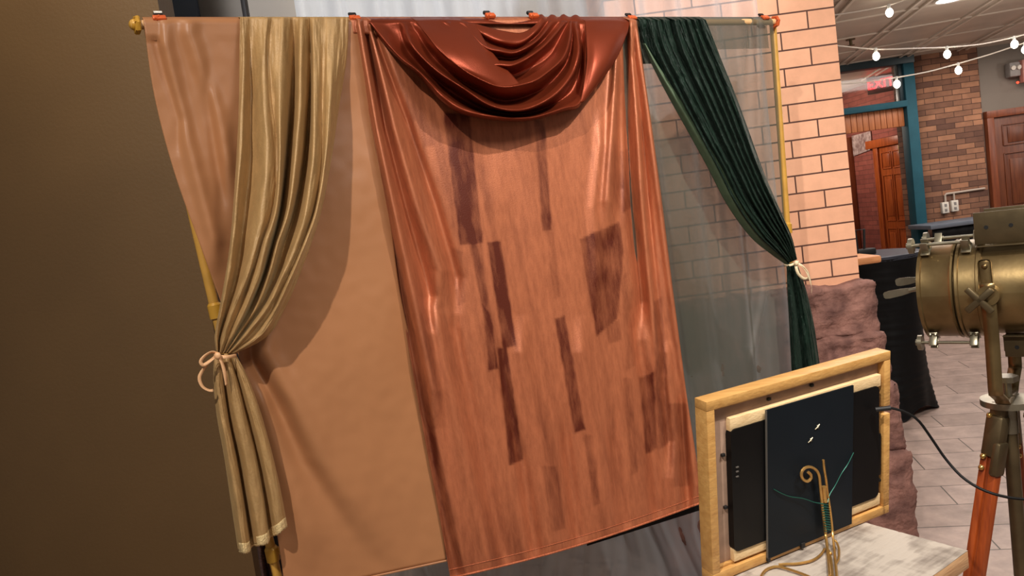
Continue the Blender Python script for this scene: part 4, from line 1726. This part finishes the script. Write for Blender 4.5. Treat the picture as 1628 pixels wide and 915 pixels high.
fbox(mb, TH, FW - TH, TH, FH - TH, -0.022, -0.016, 0.0005)
mb.build('mat_board', M['matboard'], pf)
sa0, sh0 = fpx(1158, 662, -0.008)
sa1, sh1 = fpx(1398, 596, -0.008)
st = 0.026
for (hh) in ((sh0 + sh1) / 2 - st, max(TH + 0.0065, fpx(1171, 903, -0.004)[1])):
    mb = MB()
    fbox(mb, sa0, sa1, hh, hh + st, -0.016, -0.004, 0.001)
    mb.build('pine_strip', M['strip'], pf)
a0, h1_ = fpx(1160, 688, -0.004)
a1, _ = fpx(1396, 640, -0.004)
h0_ = max(TH + 0.0065, fpx(1171, 903, -0.004)[1]) + st * 0.85
h1_ = (sh0 + sh1) / 2 - st * 0.85
mb = MB()
poly = []
rr = 0.012
for (cx, cy, s0) in ((a1 - rr, h1_ - rr, 0), (a0 + rr, h1_ - rr, 1), (a0 + rr, h0_ + rr, 2), (a1 - rr, h0_ + rr, 3)):
    for k in range(7):
        an = math.pi / 2 * (s0 + k / 6)
        poly.append(FL(cx + rr * math.cos(an), cy + rr * math.sin(an), -0.016))
mb.prism(poly, FN * 0.015)
scr = mb.build('screen_panel', M['screen'], pf)
# vent slots and buttons on the panel
mb = MB()
for (x, y) in ((1172, 742), (1172, 749), (1172, 757)):
    a_, h_ = fpx(x, y, 0)
    mb.box(FL(a_, h_, 0.0), (0.006, 0.002, 0.003), frot)
mb.build('button', M['board_edge'], scr)
mb = MB()
fbox(mb, a1 - 0.002, a1 + 0.008, fpx(1400, 755)[1] + 0.0, fpx(1400, 690)[1], -0.014, -0.002, 0.001)
mb.build('port_block', M['screen'], scr)
mb = MB()
a_, h_ = fpx(1403, 765)
fbox(mb, a_ - 0.008, a_ + 0.006, h_ - 0.003, h_ + 0.003, -0.012, -0.006, 0.001)
mb.build('fixing_clip', M['black_tip'], pf)
mb = MB()
a_, h_ = fpx(1406, 715)
fbox(mb, a_ - 0.008, a_ + 0.004, h_ - 0.002, h_ + 0.002, -0.012, -0.007, 0.001)
mb.build('fixing_clip', M['black_tip'], pf)
for (x, y) in ((1223, 634), (1291, 612), (1150, 723), (1154, 806)):
    a_, h_ = fpx(x, y, -0.012)
    mb = MB()
    fbox(mb, a_ - 0.004, a_ + 0.004, h_ - 0.003, h_ + 0.003, -0.016, -0.010, 0.001)
    mb.build('fixing_clip', M['black_tip'], pf)
b0 = fpx(1219, 652, 0.004)
b1 = fpx(1357, 612, 0.004)
b2 = fpx(1354, 832, 0.004)
b3 = fpx(1221, 888, 0.004)
mb = MB()
mb.prism([FL(q[0], q[1], 0.0005) for q in (b0, b1, b2, b3)], FN * 0.004)
bd = mb.build('backing_board', M['board'], pf, smooth=False)
mb = MB()
mb.prism([FL(b0[0] - 0.0012, b0[1], 0.0005), FL(b0[0], b0[1], 0.0005), FL(b3[0], b3[1], 0.0005), FL(b3[0] - 0.0012, b3[1], 0.0005)], FN * 0.0042)
mb.build('cut_edge', M['board_edge'], bd, smooth=False)
mb = MB()
for (x, y) in ((1299, 678), (1288, 699)):
    a_, h_ = fpx(x, y, 0.005)
    p = FL(a_, h_, 0.0046)
    mb.tube([p - FA * 0.006 - FU * 0.004 + FN * 0.001, p + FN * 0.002, p + FA * 0.006 + FU * 0.004 + FN * 0.001], 0.0012, 6)
    mb.ball(p + FA * 0.002, 0.003, (1, 1, 1.3))
mb.build('hanger_hook', M['nickel'], bd)
mb = MB()
a_, h_ = fpx(1276, 866, 0.004)
fbox(mb, a_ - 0.005, a_ + 0.005, h_ - 0.006, h_ + 0.006, 0.001, 0.007, 0.001)
mb.build('board_clip', M['black_tip'], bd)
mb = MB()
a_, h_ = fpx(1222, 889, 0.004)
fbox(mb, a_ - 0.004, a_ + 0.004, h_ - 0.004, h_ + 0.004, 0.001, 0.006, 0.001)
mb.build('board_clip', M['black_tip'], bd)

# power cord from the frame
cordp = [(1394, 650, 1.56), (1402, 648, 1.56), (1416, 648, 1.55), (1440, 655, 1.54), (1460, 668, 1.53), (1480, 695, 1.52), (1505, 731, 1.50), (1535, 762, 1.47), (1575, 783, 1.44), (1628, 793, 1.40), (1700, 790, 1.36), (1760, 800, 1.34)]
P = [aty(x, y, Y) for x, y, Y in cordp]
P += [P[-1] + Vector((0.05, -0.02, -0.15)), P[-1] + Vector((0.08, -0.05, -0.6)), Vector((P[-1].x + 0.1, P[-1].y - 0.1, 0.004)), Vector((P[-1].x + 0.3, P[-1].y - 0.2, 0.004))]
t = thing('power_cord', P[0], 'black power cord looping from the picture frame toward the tripod', 'cord')
mb = MB()
mb.tube(spline(P, 130), 0.0028, 8)
mb.build('cable', M['cord'], t)
mb = MB()
mb.cyl(P[0] - FA * 0.004, P[2], 0.0052, seg=12)
mb.build('plug', M['black_tip'], t)

# brass wire easel behind the frame
es = thing('wire_easel', atz(1322, 900, TZ), 'brass wire easel with a curled top propping up the picture frame', 'easel')


def E6(x, y):
    return 1240 + x / 4.256, 700 + y / 4.256


def easel_pt(x, y, n, k):
    """k=0 on the frame's back at offset n, k=1 on the tabletop"""
    p = onplane(x, y, FO + FN * n, FN)
    if k <= 0:
        return p
    r = ray(x, y).normalized()
    q = (atz(x, y, TZ + 0.004) - O).length
    p0 = (onplane(1315, 822, FO + FN * n, FN) - O).length
    return O + r * min(q, 1.0 / ((1 - k) / p0 + k / q))


def erod(zp, n0, r, mb, kstart=520, kend=925):
    pts = []
    for (x, y) in zp:
        X, Y_ = E6(x, y)
        k = min(1, max(0, (y - kstart) / (kend - kstart)))
        pts.append(easel_pt(X, Y_, n0, k))
    mb.tube(spline(pts, 70), r, 8)


mb = MB()
erod([(190, 212), (210, 232), (208, 258), (185, 275), (158, 264), (144, 232), (152, 200), (178, 180), (212, 180), (245, 200), (264, 235), (272, 300), (282, 400), (296, 520), (310, 640), (324, 760), (334, 860), (338, 915)], 0.016, 0.0030, mb)
mb.build('curled_rod', M['brass_wire'], es)
mb = MB()
erod([(293, 130), (299, 190), (312, 270), (322, 360), (340, 480), (356, 620), (368, 740), (380, 860), (386, 930)], 0.016, 0.0026, mb)
mb.build('straight_rod', M['brass_wire'], es)
mb = MB()
X, Y_ = E6(298, 310)
X2, Y2 = E6(302, 392)
mb.cyl(easel_pt(X, Y_, 0.018, 0), easel_pt(X2, Y2, 0.018, 0), 0.0048, seg=14)
X, Y_ = E6(305, 405)
mb.ball(easel_pt(X, Y_, 0.018, 0), 0.0055)
mb.build('hinge_sleeve', M['brass_wire'], es)
mb = MB()
X, Y_ = E6(340, 762)
mb.ball(easel_pt(X, Y_, 0.018, 0.5), 0.004)
mb.build('ball_joint', M['brass_wire'], es)
mb = MB()
erod([(372, 672), (390, 700), (400, 745), (396, 800), (380, 830)], 0.016, 0.0022, mb)
erod([(330, 740), (345, 800), (352, 870), (356, 930)], 0.016, 0.0022, mb)
mb.build('lower_loop', M['brass_wire'], es)
mb = MB()
pts = []
for i, (x, y) in enumerate([(1311, 872), (1305, 881), (1292, 890), (1270, 895), (1250, 896), (1238, 897)]):
    pts.append(easel_pt(x, y, 0.016, min(1, 0.55 + 0.15 * i)))
mb.tube(spline(pts, 40), 0.0026, 8)
mb.tube(spline([atz(x, y, TZ + 0.004) for x, y in [(1207, 925), (1212, 912), (1220, 904), (1234, 900), (1250, 903), (1284, 915), (1300, 925)]], 40), 0.0026, 8)
mb.build('base_wire', M['brass_wire'], es)

gw = thing('twisted_wire', FL(0.2, 0.12, 0.02), 'thin green wire wound round the brass easel and across the board', 'wire')
mb = MB()
pts = [onplane(x, y, FO + FN * n, FN) for x, y, n in [(1230, 777, .0062), (1243, 784, .008), (1257, 789, .009), (1277, 792, .011), (1295, 798, .015), (1308, 800, .021)]]
mb.tube(spline(pts, 30), 0.0009, 6)
pts = [onplane(x, y, FO + FN * n, FN) for x, y, n in [(1316, 798, .021), (1319, 786, .015), (1328, 771, .012), (1338, 752, .010), (1348, 737, .008), (1357, 719, .006)]]
mb.tube(spline(pts, 30), 0.0009, 6)
mb.build('loose_end', M['green_wire'], gw)
mb = MB()
pts = []
for i in range(150):
    k = i / 149
    y = 415 + 200 * k
    cx_ = 303 + (y - 415) * 0.12
    X, Y_ = E6(cx_ + 24 * math.sin(k * 75), y)
    pts.append(easel_pt(X, Y_, 0.016 + 0.005 * math.cos(k * 75), 0))
mb.tube(pts, 0.0009, 6)
mb.build('coil', M['green_wire'], gw)

# ------------------------------------------------------------------ spotlight on its tripod
SD = 1.9
sc_ = aty(1588, 455, SD)                     # drum axis at the pivot
az_ = math.radians(-48)
fa = Vector((math.sin(az_), math.cos(az_), -0.01)).normalized()    # the way it points
fs = Vector((-fa.y, fa.x, 0)).normalized()
if fs.y > 0:
    fs = -fs                                  # side turned to the viewer
fu = fs.cross(fa).normalized()
if fu.z < 0:
    fu = -fu
srot = Matrix((fa, fs, fu)).transposed()
RD = 0.125


def SL(a, s_, u):
    return sc_ + fa * a + fs * s_ + fu * u


spot = thing('spotlight', SL(0, 0, -0.4), 'antique brass studio spotlight with vented boxes, pointing at the drapes', 'spotlight')


def lathe(mb, prof, seg=56):
    rows = []
    for (a, r) in prof:
        rows.append([SL(a, r * math.cos(2 * math.pi * k / seg), r * math.sin(2 * math.pi * k / seg)) for k in range(seg + 1)])
    mb.grid(rows)


mb = MB()
lathe(mb, [(-0.42, 0.0), (-0.42, RD * 0.8), (-0.40, RD * 0.93), (-0.36, RD * 0.95), (0.022, RD * 0.95), (0.024, RD * 0.90)])
mb.build('drum', M['antique'], spot, angle=40)
mb = MB()
lathe(mb, [(0.018, RD * 0.9), (0.018, RD * 1.0), (0.022, RD * 1.03), (0.028, RD * 1.03), (0.030, RD * 1.0), (0.066, RD * 1.0), (0.068, RD * 1.04), (0.074, RD * 1.04), (0.076, RD * 0.99)])
mb.build('body_ring', M['antique'], spot, angle=40)
mb = MB()
lathe(mb, [(0.080, RD * 0.92), (0.080, RD * 1.0), (0.084, RD * 1.03), (0.090, RD * 1.0), (0.150, RD * 1.0), (0.152, RD * 1.035), (0.160, RD * 1.035), (0.162, RD * 0.96), (0.150, RD * 0.93), (0.08, RD * 0.9)])
mb.build('lens_ring', M['antique'], spot, angle=40)
mb = MB()
lathe(mb, [(0.140, RD * 0.93), (0.155, RD * 0.6), (0.16, 0.0)])
mb.build('lens', M['glass'], spot, angle=180)
# ventilation boxes (holes as recessed dark discs) above and below


def vent_box(sgn, a0, a1):
    z0 = RD * 0.9
    mb = MB()
    for (s0, h, dz_) in ((0.07, 0.080 if sgn > 0 else 0.05, 0), (-0.07, 0.080 if sgn > 0 else 0.05, 0)):
        c = SL((a0 + a1) / 2, s0, sgn * (z0 + h / 2 + 0.004))
        mb.box(c, (a1 - a0, 0.003, h), srot, 0.001)
        mb.box(SL((a0 + a1) / 2, s0 + (0.008 if s0 > 0 else -0.008), sgn * (z0 + 0.000)), (a1 - a0, 0.018, 0.003), srot, 0.001)
    for (a_) in (a0, a1):
        mb.box(SL(a_, 0, sgn * (z0 + 0.022)), (0.003, 0.14, 0.036), srot, 0.0005)
    mb.box(SL((a0 + a1) / 2, 0, sgn * (z0 + 0.05)), (a1 - a0, 0.05, 0.003), srot, 0.0005)
    o_ = mb.build('vent_box', M['antique_dark'], spot)
    n_ = 7
    for s0 in (0.07, -0.07):
        for k in range(n_):
            a_ = a1 - 0.026 - k * (a1 - a0 - 0.05) / (n_ - 1)
            mb = MB()
            p = SL(a_, s0, sgn * (z0 + (0.046 if sgn > 0 else 0.03)))
            mb.cyl(p - fs * 0.0022, p + fs * 0.0022, 0.0048, seg=14)
            mb.build('vent_hole', M['black_hole'], o_)


vent_box(1, -0.33, 0.03)
vent_box(-1, -0.30, -0.012)
# clamp brackets and rods
for (ang, nm) in ((58, 0), (-58, 1), (122, 2), (-122, 3)):
    a = math.radians(ang)
    rd_ = fs * math.cos(a) + fu * math.sin(a)
    tg = fa.cross(rd_).normalized()
    br_ = Matrix((fa, tg, rd_)).transposed()
    bo = None
    for aa in (0.05, 0.142):
        mb = MB()
        mb.box(sc_ + fa * aa + rd_ * (RD * 1.03 + 0.002), (0.022, 0.036, 0.004), br_, 0.001)
        for s_ in (-1, 1):
            mb.box(sc_ + fa * aa + rd_ * (RD + 0.020) + tg * 0.009 * s_, (0.018, 0.004, 0.036), br_, 0.0015)
            mb.cyl(sc_ + fa * (aa + 0.006 * s_) + rd_ * (RD * 1.03 + 0.003) + tg * 0.014, sc_ + fa * (aa + 0.006 * s_) + rd_ * (RD * 1.03 + 0.008) + tg * 0.014, 0.004, seg=10)
        bo = mb.build('clamp_bracket', M['nickel'], spot)
    mb = MB()
    mb.cyl(sc_ + fa * 0.045 + rd_ * (RD + 0.026), sc_ + fa * 0.175 + rd_ * (RD + 0.026), 0.0042, seg=12)
    mb.build('clamp_rod', M['nickel'], bo)
    mb = MB()
    mb.cyl(sc_ + fa * 0.168 + rd_ * (RD + 0.026), sc_ + fa * 0.178 + rd_ * (RD + 0.026), 0.020, seg=24)
    mb.cyl(sc_ + fa * 0.178 + rd_ * (RD + 0.026), sc_ + fa * 0.184 + rd_ * (RD + 0.026), 0.008, seg=16)
    mb.build('thumb_nut', M['nickel'], bo)
# barn-door paddles
for (p, q, w) in (((1448, 461), (1405, 470), 0.020), ((1458, 444), (1424, 449), 0.022)):
    mb = MB()
    near = w == 0.020
    A = onplane(p[0], p[1], SL(0.15, RD * (0.8 if near else -0.2), 0), fs)
    B = onplane(q[0], q[1], SL(0.15, RD * (0.8 if near else -0.2), 0), fs)
    d = (B - A).normalized()
    sd = d.cross(fs).normalized()
    poly = []
    for (k, hw) in ((-0.25, 0.5), (0.0, 0.6), (0.35, 0.9), (0.8, 1.0), (0.95, 0.85), (1.0, 0.5)):
        poly.append((k, hw))
    up_ = [A + (B - A) * k + sd * w * 0.5 * hw for k, hw in poly]
    dn_ = [A + (B - A) * k - sd * w * 0.5 * hw for k, hw in reversed(poly)]
    mb.prism([v - fs * 0.002 for v in up_ + dn_], fs * 0.004)
    mb.cyl(A - d * 0.03, A + d * 0.004, 0.006, seg=12)
    mb.build('paddle_lever', M['nickel'], spot)
# pivot with its cross knob
pv = SL(0.0, RD * 0.95, 0.0)
mb = MB()
mb.box(SL(0.006, RD * 0.955, 0.035), (0.028, 0.006, 0.10), srot, 0.008)
mb.cyl(pv, pv + fs * 0.034, 0.024, seg=28)
mb.ball(SL(0.006, RD * 0.965, 0.068), 0.007)
mb.build('pivot_plate', M['antique'], spot)
mb = MB()
for an in (50, -42):
    a = math.radians(an)
    v = fa * math.cos(a) + fu * math.sin(a)
    w_ = fs.cross(v)
    mb.box(pv + fa * 0.016 + fs * 0.044 - fu * 0.008, (0.078, 0.012, 0.016), Matrix((v, fs, w_)).transposed(), 0.004)
mb.build('cross_knob', M['antique_dark'], spot)
# yoke strap: down, then bent in under the drum to the head plate
hp = aty(1600, 634, SD - 0.005)
yk = pv + fs * 0.028
hc = Vector((sc_.x, sc_.y, hp.z))
mb = MB()
for s_ in (1, -1):
    off = fs * s_ * (RD * 0.95 + 0.028)
    tp = sc_ + off
    pts = [tp + fu * 0.03, tp, tp - fu * 0.10, Vector((tp.x, tp.y, hc.z + 0.058)), Vector((tp.x, tp.y, hc.z + 0.046)) - off * 0.06, hc + off * 0.55 + EZ * 0.018, hc + off * 0.42 + EZ * 0.004, hc + EZ * 0.004]
    mb.strip(spline(pts, 40), fa * 0.031)
mb.build('yoke', M['antique'], spot, angle=60, solid=0.005)
mb = MB()
mb.cyl(hc + EZ * 0.004, hc + EZ * 0.048, 0.011, seg=16)
mb.cyl(hc + EZ * 0.046, hc + EZ * 0.060, 0.028, seg=6)
mb.build('yoke_bolt', M['nickel'], spot)
spot.location = spot.location

tri = thing('tripod', (hc.x, hc.y, 0), 'wood and metal tripod under the brass spotlight', 'tripod')
mb = MB()
mb.cyl(hc - EZ * 0.016, hc, 0.062, seg=36)
mb.cyl(hc - EZ * 0.09, hc - EZ * 0.014, 0.020, seg=20)
mb.build('head_plate', M['nickel'], tri)
foot0 = Vector(aty(1549, 915, SD - 0.01))
h0 = hc + Vector((0, 0, -0.02))
ldir = [None, None, None]
lt0 = aty(1588, 655, SD - 0.02)
v = (foot0 - lt0)
v = v * (lt0.z / -v.z)
ldir[0] = (lt0, lt0 + v)
for k, (ang, px_) in enumerate(((-0.35, None), (0.95, None))):
    base_dir = Vector((math.cos(ang), math.sin(ang), 0))
    a_ = h0 + base_dir * 0.05 - EZ * 0.01
    ldir[k + 1] = (a_, Vector((a_.x + base_dir.x * 0.30, a_.y + base_dir.y * 0.30, 0)))
for k, (A, B) in enumerate(ldir):
    B = B + (A - B).normalized() * 0.03
    d = (B - A).normalized()
    out_ = Vector((A.x - hc.x, A.y - hc.y, 0)).normalized()
    sd = d.cross(out_).normalized()
    on = sd.cross(d).normalized()
    lr = Matrix((sd, on, d)).transposed()
    ln = (B - A).length
    mb = MB()
    for s_ in (-1, 1):
        mb.box(A + d * (0.10 + (ln - 0.10) / 2) + sd * 0.013 * s_, (0.018, 0.030, ln - 0.10), lr, 0.003)
    mb.box(A + d * (0.12 + (ln - 0.2) / 2), (0.012, 0.018, ln - 0.16), lr, 0.002)
    lg = mb.build('leg', M['leg_wood'], tri)
    mb = MB()
    mb.box(A + d * 0.062, (0.044, 0.040, 0.11), lr, 0.008)
    mb.box(A + d * 0.118 - sd * 0.016, (0.022, 0.044, 0.09), lr, 0.008)
    mb.box(A + d * 0.004, (0.034, 0.030, 0.06), lr, 0.006)
    mb.build('leg_socket', M['antique_dark'], lg)
    for kk in (0.01, 0.118, 0.148):
        mb = MB()
        sgn = -1 if (on.dot(O - A) < 0) else 1
        mb.ball(A + d * kk + on * sgn * (0.020 if kk > 0.02 else 0.018) + sd * 0.012, 0.0075, (1, 1, 1))
        mb.build('screw', M['screw'], lg)
    mb = MB()
    mb.ball(B + d * 0.012, 0.016)
    mb.build('foot_tip', M['black_tip'], lg)
mid = hc - EZ * 0.09
mb = MB()
mb.cyl(mid, Vector((hc.x, hc.y, 0.30)), 0.017, seg=18)
mb.ball((hc.x, hc.y, 0.30), 0.022)
mb.build('center_column', M['antique_dark'], tri)
for k, (A, B) in enumerate(ldir):
    mb = MB()
    q = A + (B - A) * 0.72
    p = Vector((hc.x, hc.y, 0.42 if k else 0.50))
    mb.cyl(p, q, 0.006, seg=10)
    mb.ball(p, 0.009)
    mb.build('spreader_arm', M['antique_dark'], tri)
